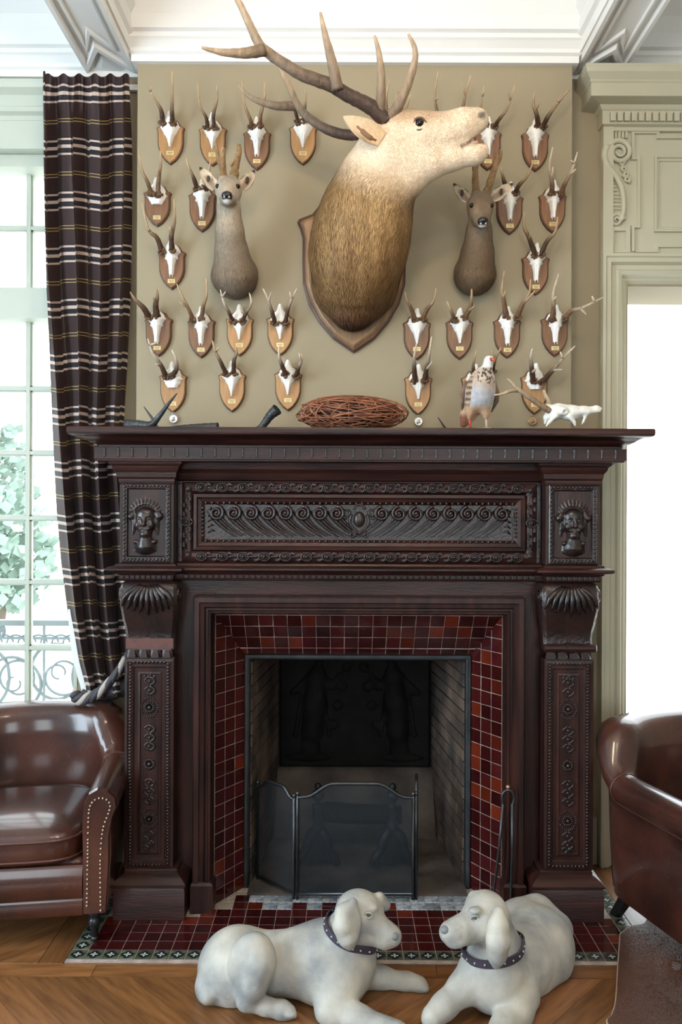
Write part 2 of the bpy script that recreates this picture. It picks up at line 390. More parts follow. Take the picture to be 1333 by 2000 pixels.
# inner casing, blind box and moulded head
m = MB(); m.tier(WX0-.10, WX1+.10, YW, YW+.02, [(0, 3.165), (.012, 3.17), (.012, 3.19), (.03, 3.20), (.03, 3.22), (.018, 3.228), (.018, 3.275), (.045, 3.295), (.05, 3.315), (.05, 3.328), (.0, 3.333)])
obj('window_head', m, M['sagewin'], win)
obj('blind_box', MB().box(WX0-.06, WX1+.06, YW-.010, YW+.04, 3.05, 3.17).box(WX0, WX1, YW+.05, YW+.20, 3.0, 3.09), M['sagewin'], win)
obj('window_reveal', MB().box(WX1-.012, WX1, YW-.004, YW+.1, WZ0, 3.06).box(WX0, WX0+.012, YW-.004, YW+.1, WZ0, 3.06), M['sagewin'], win)
obj('window_sill', MB().box(WX0-.05, WX1+.05, YW-.05, YW+.1, WZ0-.04, WZ0), M['sagewin'], win)
# terrace, balcony railing and trees outside
obj('terrace', MB().box(-14, 14, YW2, 26, -.3, -.02), M['paving'], kind='structure', label='pale stone terrace outside the window and door')
rl = thing('balcony_railing', (-1.9, 4.15, 0), 'wrought iron balcony railing with scrolls outside the window', 'railing')
yr = 4.15
def rp(px, py): return P(px, py, yr)
zt = rp(60, 1216).z; zm = rp(60, 1246).z; z0 = .12
obj('handrail', MB().box(-3.4, -.9, yr-.02, yr+.02, zt-.014, zt+.014), M['railing'], rl)
for z, h in ((zm, .006), (z0, .012)): obj('rail', MB().box(-3.4, -.9, yr-.012, yr+.012, z-h, z+h), M['railing'], rl)
for i in range(9): obj('baluster', MB().box(-3.35+i*.3, -3.338+i*.3, yr-.006, yr+.006, -.02, zt), M['railing'], rl)
def spiral(c, r0, r1, turns, a0, n=40, yy=0):
    return [Vector((c[0]+(r0+(r1-r0)*i/n)*math.cos(a0+2*PI*turns*i/n), c[1]+yy, c[2]+(r0+(r1-r0)*i/n)*math.sin(a0+2*PI*turns*i/n))) for i in range(n+1)]
for px, py, r, a in ((-60, 1330, .22, .5), (30, 1330, .17, 4.2), (118, 1318, .17, 2.2), (-10, 1232, .05, 0), (200, 1330, .2, 1.)):
    c = rp(px, py)
    for sg in (1, -1):
        obj('scroll', MB().tube(spiral(c, r, .02, 1.35*sg, a), [.010-.005*i/40 for i in range(41)], 6), M['railing'], rl, smooth=True)
for i in range(12):
    c = rp(-80+22*i, 1258); obj('scroll', MB().tube(spiral(c, .05, .045, .45, .2, 10), .005, 5), M['railing'], rl, smooth=True)
def tree(loc, h, cr, n, label):
    t = thing('garden_tree', loc, label, 'tree', None)
    obj('trunk', MB().tube([loc, (loc[0]+.1, loc[1], h*.5), (loc[0]-.1, loc[1], h)], [.12, .09, .04], 8), M['bark'], t, smooth=True)
    m = MB(); r = random.Random(int(h*100))
    for i in range(n):
        d = Vector((r.gauss(0,1), r.gauss(0,1), r.gauss(0,1))).normalized()*r.random()**.4
        c = Vector((loc[0]+d.x*cr, loc[1]+d.y*cr, h+d.z*cr*1.1)); a = Vector((r.gauss(0,1), r.gauss(0,1), r.gauss(0,1))).normalized()*.09; b2 = a.orthogonal()*.6
        m.add([c-a, c+b2, c+a, c-b2], [(0,1,2,3)])
    obj('foliage', m, M['leaf'], t, kind='stuff')
tree((-5.6, 11.5, -.02), 1.9, 1.15, 1500, 'pale leafy tree seen through the middle window panes')
tree((-4.35, 10.0, -.02), 1.0, .75, 900, 'small pale bush beside the curtain edge outside')

# ---------------------------------------------------------------- doorway with carved overdoor
door = obj('door_1', MB().arch(1.105, 2.51, 0, 2.60, [(0, YW), (0, YW-.055), (.012, YW-.055), (.018, YW-.048), (.035, YW-.048), (.045, YW-.032), (.062, YW-.030), (.070, YW-.040), (.085, YW-.036), (.095, YW-.015), (.105, YW-.012), (.118, YW-.002), (.123, YW+.30)]),
           M['sage'], kind='structure')
obj('door_jamb', MB().box(DX0-.02, DX0, YW2-.05, YW2+.05, 0, DZ1), M['sage'], door)
obj('door_lock', MB().box(DX0-.004, DX0+.012, YW+.16, YW+.22, 1.02, 1.30, b=.004), M['railing'], door)
yo = YW-.03
ov = obj('overdoor_board', MB().box(1.105, 2.5, yo, YW+.01, 2.60, 3.17), M['sage'], door)
obj('pilaster_strip', MB().box(1.105, 1.148, yo-.02, yo, 2.60, 3.16), M['sage'], door)
# entablature
ent = obj('entablature', MB().tier(1.125, 2.5, yo-.005, YW, [(0, 3.118), (.012, 3.12), (.012, 3.135), (.03, 3.14), (.03, 3.195), (.036, 3.20), (.045, 3.215), (.10, 3.222), (.10, 3.275), (.105, 3.28), (.105, 3.287), (.125, 3.31), (.13, 3.325), (.13, 3.34), (0, 3.345)]), M['sage'], door)
dm = mk_mesh('dentil', MB().box(-.0105, .0105, -.016, 0, -.019, .019), M['sage'])
for i in range(40): put('dentil', dm, ent, (1.135+i*.0297, yo-.035, 3.166))
# panels with lugged frames
def poly_strip(pts, w_, y0, y1):
    return ribbon(pts, w_, lambda x, z, t: (x, y1+(y0-y1)*t, z))
def q3(px, py): v = P(px, py, yo); return (v.x, v.z)
lug = [q3(1235, 262), q3(1284, 262), q3(1284, 274), q3(1420, 274)]
obj('lugged_moulding', poly_strip([q3(1420, 270), q3(1285, 270), q3(1285, 260), q3(1236, 260), q3(1236, 311), q3(1247, 311), q3(1247, 444), q3(1236, 444), q3(1236, 492)], .016, yo-.012, yo), M['sage'], door)
obj('lugged_moulding', poly_strip([q3(1420, 482), q3(1283, 482), q3(1283, 492), q3(1240, 492)], .014, yo-.010, yo), M['sage'], door)
a, b2 = q3(1278, 306), q3(1278, 454)
obj('centre_panel', MB().frame(a[0], 2.33, b2[1], a[1], [(0, yo), (0, yo-.014), (.008, yo-.014), (.012, yo-.006), (.02, yo-.006), (.026, yo+.006), (.03, yo+.006)]).box(a[0]+.03, 2.3, yo+.004, yo+.012, b2[1]+.03, a[1]-.03), M['sage'], door)
a, b2 = q3(1191, 444), q3(1230, 495)
obj('small_panel', MB().frame(a[0], b2[0], b2[1], a[1], [(0, yo), (0, yo-.012), (.018, yo-.012), (.02, yo-.002), (.022, yo-.002)]), M['sage'], door)
c = P(1211, 297, yo-.01)
sc = MB().tube(spiral(c, .052, .010, -1.9, 2.6, 44), [.013-.007*i/44 for i in range(45)], 8, flat=1)
obj('scroll_volute', sc, M['sage'], door, smooth=True)
pts = catmull([P(1186, 285, yo-.01), P(1181, 305, yo-.01), P(1188, 325, yo-.01), P(1204, 345, yo-.01), P(1216, 370, yo-.01), P(1219, 400, yo-.01), P(1217, 420, yo-.01), P(1212, 432, yo-.01)], 5)
obj('scroll_stem', MB().tube(pts, [.016-.006*i/len(pts) for i in range(len(pts))], 8), M['sage'], door, smooth=True)
obj('scroll_volute', MB().tube(spiral(P(1205, 430, yo-.01), .030, .006, 1.6, 0, 36), [.010-.005*i/36 for i in range(37)], 8), M['sage'], door, smooth=True)
for i in range(4):
    c = P(1217+i*3, 318+i*11, yo-.01); obj('leaf_scroll', MB().tube(spiral(c, .014, .004, 1.3, i*1.7, 20), .005, 6), M['sage'], door, smooth=True)
for i in range(13):
    y = 336+i*7.2; xr = 1196+min(i, 8)*2.3; a = P(1190, y, yo); b2 = P(xr, y, yo)
    obj('reed', MB().box(a.x, b2.x, yo-.006, yo, a.z-.005, a.z+.005, b=.002), M['sage'], door)
for i in range(4):
    a = P(1200+i*7, 258, yo); obj('reed', MB().box(a.x, a.x+.011, yo-.012, yo, a.z-.03, a.z, b=.003), M['sage'], door)
# skirting
obj('baseboard_right', MB().box(.985, 1.10, YW-.02, YW, 0, .2), M['sage'], kind='structure')
obj('baseboard_left', MB().box(-1.12, -.86, YW-.02, YW, 0, .2), M['sage'], kind='structure')
# ---------------------------------------------------------------- carved mantelpiece
XC = .07
mt = thing('fireplace_mantel', (XC, 3.05, 0), 'tall dark carved wooden fireplace mantel with mask panels and scroll consoles', 'fireplace')
def sym(x0, x1): return (XC+x0, XC+x1)
YK = YB-.001
# shelf
obj('mantel_shelf', MB().tier(XC-.955, XC+.955, 2.95, YK, [(0, 1.735), (.012, 1.737), (.012, 1.744), (.030, 1.750), (.046, 1.758), (.062, 1.770), (.070, 1.7735), (.092, 1.7745), (.098, 1.778), (.100, 1.785), (.100, 1.798), (.097, 1.803), (0, 1.804)]), M['wood_h'], mt, smooth=True, sharp=35)
# fluted band below the shelf
band = obj('fluted_band', MB().tier(XC-.955, XC+.955, 2.95, YK, [(0, 1.684), (.018, 1.686), (.018, 1.690), (.024, 1.692), (.024, 1.735), (0, 1.736)]), M['wood_h'], mt)
fl = mk_mesh('flute', MB().bevbox(-.004, .004, -.004, .002, -.017, .017, .0015), M['carved'])
for i in range(38): put('flute', fl, band, (XC-.94+i*1.88/37, 2.926, 1.716))
# main body behind everything (recess for the frieze)
obj('mantel_body', MB().box(XC-.86, XC+.86, 3.065, YK, 1.18, 1.69).box(XC-.86, XC-.55, 3.04, YK, .0, 1.19).box(XC+.55, XC+.86, 3.04, YK, .0, 1.19), M['wood'], mt)
obj('frieze_cove', MB().tier(XC-.72, XC+.72, 3.055, 3.07, [(0, 1.605), (.012, 1.607), (.012, 1.615), (.02, 1.62), (.03, 1.645), (.045, 1.66), (.05, 1.684)]), M['wood_h'], mt)
# carved frieze panel
fx0, fx1, fz0, fz1 = XC-.676, XC+.676, 1.308, 1.612
fr = obj('frieze_panel', MB().box(fx0-.02, fx1+.02, 3.052, 3.066, fz0-.012, fz1).box(fx0+.07, fx1-.07, 3.045, 3.056, fz0+.07, fz1-.07), M['carved'], mt)
obj('frieze_frame', MB().frame(fx0, fx1, fz0, fz1, [(0, 3.055), (0, 3.030), (.006, 3.026), (.02, 3.020), (.034, 3.022), (.042, 3.030), (.044, 3.036), (.046, 3.022), (.058, 3.020), (.062, 3.030), (.074, 3.034), (.086, 3.046), (.088, 3.05)]), M['wood_h'], mt)
cz = (fz0+fz1)/2
# rosettes and leaf knots along the frame
ros = MB(); ros.tube([(.021*math.cos(a), 0, .016*math.sin(a)) for a in [2*PI*i/16 for i in range(17)]], .0035, 6); ros.sphere((0, -.001, 0), .007, 8, 5)
ros.tube([(.012*math.cos(a), 0, .010*math.sin(a)) for a in [2*PI*i/12 for i in range(13)]], .002, 5)
ros = mk_mesh('rosette', ros, M['carved'], True)
lk = MB()
for a in (-.9, -.45, 0, .45, .9): lk.tube([(-.012, 0, .004), (-.012+.012*math.cos(a+PI/2), -.003, .004+.013*math.sin(a+PI/2)), (-.012+.018*math.cos(a+PI/2), .001, .004+.017*math.sin(a+PI/2))], [.003, .003, .001], 5)
for a in (-.9, -.45, 0, .45, .9): lk.tube([(.012, 0, -.004), (.012+.012*math.cos(a-PI/2), -.003, -.004+.013*math.sin(a-PI/2)), (.012+.018*math.cos(a-PI/2), .001, -.004+.017*math.sin(a-PI/2))], [.003, .003, .001], 5)
lk.tube([(-.03, 0, 0), (.03, 0, 0)], .003, 5)
lk = mk_mesh('leaf_knot', lk, M['carved'], True)
for zz in (fz0+.021, fz1-.021):
    for i in range(16):
        x = XC-.60+i*1.2/15; put('rosette', ros, fr, (x, 3.020, zz))
        if i < 15: put('leaf_knot', lk, fr, (x+.04, 3.021, zz))
for xx in (fx0+.021, fx1-.021):
    put('rosette', ros, fr, (xx, 3.020, cz))
    for dz in (-.075, -.04, .04, .075): put('leaf_knot', lk, fr, (xx, 3.021, cz+dz), rot=(0, PI/2, 0))
    for zz in (fz0+.021, fz1-.021):
        lf = MB()
        for k in range(6):
            a = k/5*PI/2; sx = 1 if xx < XC else -1; sz = 1 if zz < cz else -1
            lf.tube([(0, 0, 0), (-sx*.012*math.cos(a)+sx*.01, -.004, -sz*.012*math.sin(a)+sz*.01), (sx*.022*math.cos(a), 0, sz*.022*math.sin(a))], [.002, .004, .001], 5)
        obj('corner_leaf', lf, M['carved'], fr, True, loc=(xx, 3.021, zz))
# bead runs (too small to pick apart one by one)
bd = MB()
for zz in (fz1-.079, fz0+.079):
    n = 52
    for i in range(n): bd.sphere((XC-.585+i*1.17/(n-1), 3.036, zz), .0058, 6, 4, 0, (1, .8, 1.25))
for xx in (fx0+.079, fx1-.079):
    for i in range(8): bd.sphere((xx, 3.036, cz-.052+i*.015), .0058, 6, 4, 0, (1.25, .8, 1))
obj('bead_run', bd, M['carved'], fr, True, kind='stuff')
# gadroons: scroll heads with sweeping ribs, mirrored about a cartouche
gz0, gz1 = fz0+.092, fz1-.092
def gadroon(sg):
    m = MB(); H = gz1-gz0
    m.tube(spiral((sg*.0, -.013, H*.25), .028, .007, -1.7*sg, PI/2, 30), [.0072-.0030*i/30 for i in range(31)], 7)
    m.sphere((0, -.008, H*.26), .010, 8, 5)
    for k, (off, wd) in enumerate(((0, .013), (.020, .011), (.037, .009))):
        L = []; n = 14
        for i in range(n+1):
            t = i/n; x = sg*(-.024+off+.098*t**1.7); z = H*.34-off*.35-(H*.84-off*.45)*t; w_ = wd*(1-.6*t); d = .012*(1-.55*t)
            L.append([(x-w_, 0, z-w_*.3), (x-w_*.5, -d, z), (x+w_*.5, -d, z), (x+w_, 0, z+w_*.3)])
        m.loops(L, False)
    return mk_mesh('gadroon', m, M['carved'], True)
for sg in (1, -1):
    gm = gadroon(sg)
    for i in range(8): put('gadroon', gm, fr, (XC-sg*(.545-i*.0655), 3.046, (gz0+gz1)/2+.004))
for sg in (1, -1):
    m = MB()
    for k in range(5):
        z = gz0+.018+k*.021; m.tube([(XC-sg*.578, 3.045, z), (XC-sg*.565, 3.036, z+.012), (XC-sg*(.552+.004*k), 3.045, z+.006)], [.003, .005, .002], 5)
    obj('leaf_end', m, M['carved'], fr, True)
ca = MB(); ca.sphere((XC, 3.034, cz+.012), .026, 14, 10, 0, (.85, .55, 1.15))
for sg in (1, -1):
    ca.tube(spiral((XC+sg*.048, 3.036, cz+.012+.022), .020, .006, 1.3*sg, -PI/2, 24), .0045, 6)
    ca.tube(catmull([(XC+sg*.03, 3.036, cz+.03), (XC+sg*.036, 3.034, cz), (XC+sg*.012, 3.034, cz-.035), (XC, 3.034, cz-.04)], 4), .005, 6)
    ca.tube(spiral((XC+sg*.026, 3.036, cz-.045), .013, .004, 1.4*sg, PI/2, 20), .004, 6)
ca.tube(spiral((XC, 3.034, cz+.05), .02, .018, .5, 0, 12), .005, 6)
obj('cartouche', ca, M['carved'], fr, True)
# lower cornice between and over the consoles
cp = [(0, 1.238), (.006, 1.24), (.010, 1.247), (.010, 1.262), (.018, 1.266), (.022, 1.272), (.045, 1.276), (.049, 1.281), (.049, 1.287), (.042, 1.293), (.022, 1.296), (.018, 1.303), (.006, 1.306), (0, 1.308)]
lc = obj('lower_cornice', MB().tier(XC-.70, XC+.70, 3.035, 3.07, [(d+.012, z) for d, z in cp]), M['wood_h'], mt, smooth=True, sharp=35)
dn = mk_mesh('dentil', MB().bevbox(-.0085, .0085, -.004, 0, -.0075, .0075, .0015), M['wood'])
for i in range(58): put('dentil', dn, lc, (XC-.655+i*1.31/57, 3.0135, 1.2545))
obj('soffit_recess', MB().box(XC-.70, XC+.70, 3.045, 3.07, 1.175, 1.24), M['wood_h'], mt)

# -------- signed-distance modelling for soft shapes
def smin(a, b2, k):
    h = np.clip(.5+.5*(b2-a)/k, 0, 1); return b2*(1-h)+a*h-k*h*(1-h)
class Blob:
    def __init__(s): s.p = []; s.lo = np.array([1e9]*3); s.hi = -s.lo
    def _ext(s, c, r): c = np.array(c, float); s.lo = np.minimum(s.lo, c-r); s.hi = np.maximum(s.hi, c+r)
    def cone(s, a, ra, b2, rb, k=.02, sub=False, sq=None):
        if not sub: s._ext(a, ra); s._ext(b2, rb)
        s.p.append(('c', np.array(a, float), ra, np.array(b2, float), rb, k, sub, sq)); return s
    def chain(s, pts, k=.02, sub=False):
        for (a, ra), (b2, rb) in zip(pts[:-1], pts[1:]): s.cone(a, ra, b2, rb, k, sub)
        return s
    def ell(s, c, r, rot=(0,0,0), k=.02, sub=False):
        if not sub: s._ext(c, max(r))
        R = np.array(Matrix.Rotation(rot[2], 3, 'Z') @ Matrix.Rotation(rot[1], 3, 'Y') @ Matrix.Rotation(rot[0], 3, 'X'))
        s.p.append(('e', np.array(c, float), np.array(r, float), R, k, sub)); return s
    def box(s, c, hf, rd, rot=(0,0,0), k=.02, sub=False):
        if not sub: s._ext(c, float(np.linalg.norm(hf)))
        R = np.array(Matrix.Rotation(rot[2], 3, 'Z') @ Matrix.Rotation(rot[1], 3, 'Y') @ Matrix.Rotation(rot[0], 3, 'X'))
        s.p.append(('b', np.array(c, float), np.array(hf, float), rd, R, k, sub)); return s
    def ev(s, Q):
        d = np.full(len(Q), 1e3, np.float32)
        for p in s.p:
            if p[0] == 'c':
                _, a, ra, b2, rb, k, sub, sq = p; ab = b2-a; L2 = max(float(ab@ab), 1e-12)
                t = np.clip(((Q-a)@ab)/L2, 0, 1); e = np.sqrt((((Q-a)-t[:, None]*ab)**2).sum(1))-(ra+(rb-ra)*t)
            elif p[0] == 'e':
                _, c, r, R, k, sub = p; q = (Q-c)@R; k0 = np.sqrt(((q/r)**2).sum(1)); k1 = np.sqrt(((q/(r*r))**2).sum(1))+1e-9; e = k0*(k0-1)/k1
            else:
                _, c, hf, rd, R, k, sub = p; q = np.abs((Q-c)@R)-(hf-rd)
                e = np.sqrt((np.maximum(q, 0)**2).sum(1))+np.minimum(q.max(1), 0)-rd
            e = e.astype(np.float32)
            d = -smin(-d, e, k) if sub else smin(d, e, k)
        return d
    def mesh(s, h, pad=.03, clipf=None):
        lo, hi = s.lo-pad, s.hi+pad; n = np.ceil((hi-lo)/h).astype(int)+1
        ax = [lo[i]+h*np.arange(n[i]) for i in range(3)]
        Fv = np.empty(tuple(n), np.float32)
        YY, ZZ = np.meshgrid(ax[1], ax[2], indexing='ij'); yz = np.stack([YY.ravel(), ZZ.ravel()], 1)
        step = max(1, int(200000/len(yz)))
        for i in range(0, n[0], step):
            xs_ = ax[0][i:i+step]; Q = np.concatenate([np.repeat(xs_, len(yz))[:, None], np.tile(yz, (len(xs_), 1))], 1)
            v = s.ev(Q)
            if clipf is not None: v = np.maximum(v, clipf(Q))
            Fv[i:i+step] = v.reshape(len(xs_), n[1], n[2])
        return nets(Fv, lo, h)
def nets(Fv, lo, h):
    S = Fv < 0; n = np.array(Fv.shape); C = np.zeros(tuple(n-1)+(3,), np.float32); cnt = np.zeros(tuple(n-1), np.float32)
    sl = lambda o: tuple(slice(o[i], n[i]-1+o[i]) for i in range(3))
    for ax in range(3):
        oth = [i for i in range(3) if i != ax]
        for u in (0, 1):
            for v in (0, 1):
                o0 = [0,0,0]; o0[oth[0]] = u; o0[oth[1]] = v; o1 = list(o0); o1[ax] = 1
                A, B = Fv[sl(o0)], Fv[sl(o1)]; mk = (A < 0) != (B < 0)
                t = np.where(mk, A/np.where(mk, A-B, 1), 0)
                for i in range(3): C[..., i] += np.where(mk, (t if i == ax else o0[i]), 0)
                cnt += mk
    act = cnt > 0; idx = -np.ones(act.shape, int); idx[act] = np.arange(act.sum())
    V = np.argwhere(act)+C[act]/cnt[act][:, None]; V = V*h+lo
    Fc = []
    for ax in range(3):
        oth = [(ax+1) % 3, (ax+2) % 3]
        a = [slice(None)]*3; b2 = [slice(None)]*3; a[ax] = slice(0, n[ax]-1); b2[ax] = slice(1, n[ax])
        s0, s1 = S[tuple(a)], S[tuple(b2)]; e = np.argwhere(s0 != s1)
        ok = (e[:, oth[0]] > 0) & (e[:, oth[1]] > 0) & (e[:, oth[0]] < n[oth[0]]-1) & (e[:, oth[1]] < n[oth[1]]-1); e = e[ok]
        if len(e) == 0: continue
        flip = s0[tuple(e.T)]; q = []
        for du, dv in ((1,1), (0,1), (0,0), (1,0)):
            c = e.copy(); c[:, oth[0]] -= du; c[:, oth[1]] -= dv; q.append(idx[tuple(c.T)])
        q = np.stack(q, 1); q[~flip] = q[~flip][:, ::-1]; Fc.append(q)
    return V, np.concatenate(Fc)
class VM:   # adapter so nets output goes through mk_mesh
    def __init__(s, V, Fc): s.v = V.tolist(); s.f = Fc.tolist(); s.m = []
def blob_obj(name, B, h, m, parent=None, colf=None, smooth_it=0, clipf=None, **kw):
    V, Fc = B.mesh(h, clipf=clipf)
    for _ in range(smooth_it): V = relax(V, Fc)
    o = obj(name, VM(V, Fc), m, parent, True, None if colf is None else colf(V), **kw)
    return o, V, Fc
def relax(V, Fc):
    acc = np.zeros_like(V); c = np.zeros(len(V))
    for i in range(4):
        for j in (1, 3):
            np.add.at(acc, Fc[:, i], V[Fc[:, (i+j) % 4]]); np.add.at(c, Fc[:, i], 1)
    return V*.5+.5*acc/np.maximum(c, 1)[:, None]

# columns: mask block, cap, console, shaft, plinth
def column(sg):
    cx = XC+sg*.799
    bx0, bx1 = cx-.101, cx+.101
    mid = XC+sg*.779; sx0, sx1 = mid-.091, mid+.091
    px0, px1 = XC+sg*.768-.14, XC+sg*.768+.14
    col_ = obj('column', MB().box(sx0, sx1, 2.962, YK, .17, .957).box(bx0, bx1, 2.985, YK, 1.305, 1.62), M['wood'], mt)
    obj('block_cap', MB().tier(bx0, bx1, 2.985, YK, [(0, 1.60), (.004, 1.612), (.004, 1.62), (.010, 1.628), (.012, 1.645), (.022, 1.658), (.024, 1.668), (.034, 1.676), (.036, 1.685), (0, 1.687)]), M['wood_h'], mt, smooth=True, sharp=30)
    # mask panel
    mx0, mx1, mz0, mz1 = bx0+.018, bx1-.018, 1.318, 1.596
    obj('mask_panel_frame', MB().frame(mx0-.008, mx1+.008, mz0-.008, mz1+.008, [(0, 2.99), (0, 2.978), (.004, 2.975), (.018, 2.977), (.021, 2.982), (.032, 3.0), (.033, 3.0)]).box(mx0+.02, mx1-.02, 2.996, 3.004, mz0+.02, mz1-.02), M['carved'], mt)
    bm_ = MB()
    for i in range(19):
        z = mz0+.004+i*(mz1-mz0-.008)/18
        for x in (mx0+.002, mx1-.002): bm_.sphere((x, 2.976, z), .0058, 6, 4, 0, (1, .8, 1.2))
    for i in range(11):
        x = mx0+.013+i*(mx1-mx0-.026)/10
        for z in (mz0+.002, mz1-.002): bm_.sphere((x, 2.976, z), .0058, 6, 4, 0, (1.2, .8, 1))
    obj('bead_run', bm_, M['carved'], mt, True, kind='stuff')
    # mask: crowned head in relief
    fx, fz, fy, K = cx-(.004 if sg < 0 else -.002), 1.462, 2.994, 1.36
    B = Blob()
    def g(dx, dy, dz): return (fx+dx*K, fy+dy*K, fz+dz*K)
    def E(dx, dy, dz, r, k=.01, sub=False): B.ell(g(dx, dy, dz), tuple(q*K for q in r), k=k, sub=sub)
    def Cn(a, ra, b2, rb, k): B.cone(g(*a), ra*K, g(*b2), rb*K, k)
    E(0, 0, 0, (.030, .026, .041)); E(0, -.006, .018, (.027, .022, .022))
    Cn((0, -.024, .008), .005, (0, -.031, -.008), .0065, .006)
    Cn((-.011, -.021, -.021), .004, (.011, -.021, -.021), .004, .005); E(0, -.018, -.034, (.012, .01, .008), .008)
    for e in (-1, 1):
        E(e*.012, -.026, .007, (.006, .006, .004), .003, True); E(e*.012, -.0215, .0065, (.0045, .004, .003), .002)
        E(e*.017, -.018, -.010, (.009, .008, .010), .008)
        Cn((e*.030, -.004, 0), .010, (e*.034, -.002, -.035), .006, .006); Cn((e*.034, -.006, .02), .010, (e*.038, -.006, .014), .012, .006)
        Cn((e*.03, .002, -.058), .009, (e*.042, .002, -.040), .006, .006); Cn((e*.034, .002, -.084), .007, (e*.045, .002, -.070), .005, .006)
        Cn((e*.012, .002, .088), .006, (e*.030, .003, .094), .005, .006); Cn((e*.030, .003, .094), .005, (e*.045, .004, .074), .004, .006); Cn((e*.045, .004, .074), .004, (e*.040, .004, .055), .003, .005)
    for i in range(11):
        a = PI*(.06+.88*i/10); Cn((.032*math.cos(a), -.008, .022+.026*math.sin(a)), .0042, (.045*math.cos(a), -.002, .026+.041*math.sin(a)), .0048, .003)
    for i in range(10):
        a = PI*(.08+.84*i/9); a2 = PI*(.08+.84*(i+1)/9)
        if i < 9: Cn((.047*math.cos(a), 0, .028+.046*math.sin(a)), .004, (.047*math.cos(a2), 0, .028+.046*math.sin(a2)), .004, .003)
    Cn((0, -.006, -.04), .018, (0, 0, -.064), .028, .012); E(0, .002, -.076, (.036, .016, .018), .012)
    for i in range(5): E(-.026+.013*i, -.016+.002*abs(i-2), -.056-.004*(2-abs(i-2)), (.007, .006, .006), .003)
    E(0, .002, .092, (.010, .010, .009), .008)
    blob_obj('carved_mask', B, .0024, M['carved'], mt, clipf=lambda Q: Q[:, 1]-3.002)
    # cap moulding over the console
    cap = obj('console_cap', MB().tier(bx0+.008, bx1-.008, 2.985, YK, [(d, z) for d, z in cp]), M['wood_h'], mt, smooth=True, sharp=35)
    for i in range(10): put('dentil', dn, cap, (bx0+.012+i*.198/10, 2.9755, 1.2545))
    # console: S profile swept across the width
    pr = [(2.955, 1.238), (2.938, 1.230), (2.926, 1.205), (2.924, 1.175), (2.930, 1.140), (2.944, 1.100), (2.956, 1.065), (2.962, 1.035), (2.960, 1.010), (2.958, .985)]
    wd = [.098, .103, .106, .106, .104, .100, .095, .092, .091, .091]
    L = [[(mid-w_, YK, z), (mid-w_, y+.012, z), (mid-w_+.012, y, z), (mid+w_-.012, y, z), (mid+w_, y+.012, z), (mid+w_, YK, z)] for (y, z), w_ in zip(pr, wd)]
    obj('console', MB().loops(L, True, True, True), M['carved'], mt, smooth=True, sharp=40)
    ac = MB()
    for i in range(-4, 5):
        a = i/4; sp = a*.088; ln = .11*(1-.28*abs(a)); pts = []
        for j in range(8):
            t = j/7; z = 1.226-ln*t; y = np.interp(-z, [-q[1] for q in pr], [q[0] for q in pr])
            x = mid+sp*(.35+.65*math.sin(PI*.5*min(1, t*1.4)))+(.012*np.sign(i)*max(0, t-.75)*4 if i else 0); pts.append((x, y-.003-.006*math.sin(PI*t), z))
        ac.tube(pts, [.008, .010, .0105, .010, .009, .008, .006, .002], 6)
    obj('acanthus_leaf', ac, M['carved'], mt, True)
    for e in (-1, 1):
        obj('console_volute', MB().tube(spiral((mid+e*.106, 2.968, 1.19), .026, .006, 1.6, 0, 30, 0) if False else [Vector((mid+e*.107, 2.965+(.028-.022*i/30)*math.cos(.2*PI+3.2*PI*i/30), 1.19+(.028-.022*i/30)*math.sin(.2*PI+3.2*PI*i/30))) for i in range(31)], .005, 6), M['carved'], mt, True)
    # foot of the console: toothed strip, roll only survives on one side
    for i in range(4):
        w4 = .172/4; x0 = mid-.086+i*w4
        obj('tooth', MB().loops([[(x0, 2.962, .957), (x0+w4, 2.962, .957), (x0+w4-.008, 2.952, .957), (x0+.008, 2.952, .957)], [(x0+.004, 2.962, .986), (x0+w4-.004, 2.962, .986), (x0+w4-.014, 2.958, .986), (x0+.014, 2.958, .986)]], True, True, True), M['wood_h'], mt)
    if sg > 0:
        obj('console_roll', MB().tube([(mid-.098, 2.945, 1.000), (mid-.094, 2.945, 1.0), (mid+.094, 2.945, 1.0), (mid+.098, 2.945, 1.0)], [.010, .015, .015, .010], 12).tube([(mid-.016, 2.945, 1.0), (mid+.016, 2.945, 1.0)], .0185, 10), M['wood_h'], mt, True, sharp=40)
    else:
        obj('repair_strip', MB().box(mid-.088, mid+.088, 2.9565, 2.97, .99, 1.028), mat('bare_reddish_wood', (.10,.036,.028), .6, var=.2, nscale=30), mt)
    # shaft panel with guilloche
    obj('shaft_frame', MB().frame(sx0, sx1, .176, .952, [(0, 2.965), (0, 2.954), (.010, 2.952), (.012, 2.956), (.030, 2.956), (.036, 2.964), (.044, 2.966), (.048, 2.960), (.056, 2.958), (.062, 2.966), (.064, 2.967)]).box(sx0+.06, sx1-.06, 2.9655, 2.97, .235, .892), M['wood'], mt)
    bm_ = MB(); n = 62
    for i in range(n):
        z = .195+i*.738/(n-1)
        for x in (sx0+.021, sx1-.021): bm_.sphere((x, 2.954, z), .0062, 6, 4, 0, (1.2, .8, .85))
    for i in range(9):
        x = sx0+.035+i*.112/8
        for z in (.188, .940): bm_.sphere((x, 2.954, z), .0062, 6, 4, 0, (.85, .8, 1.2))
    obj('bead_run', bm_, M['carved'], mt, True, kind='stuff')
    yy = 2.964
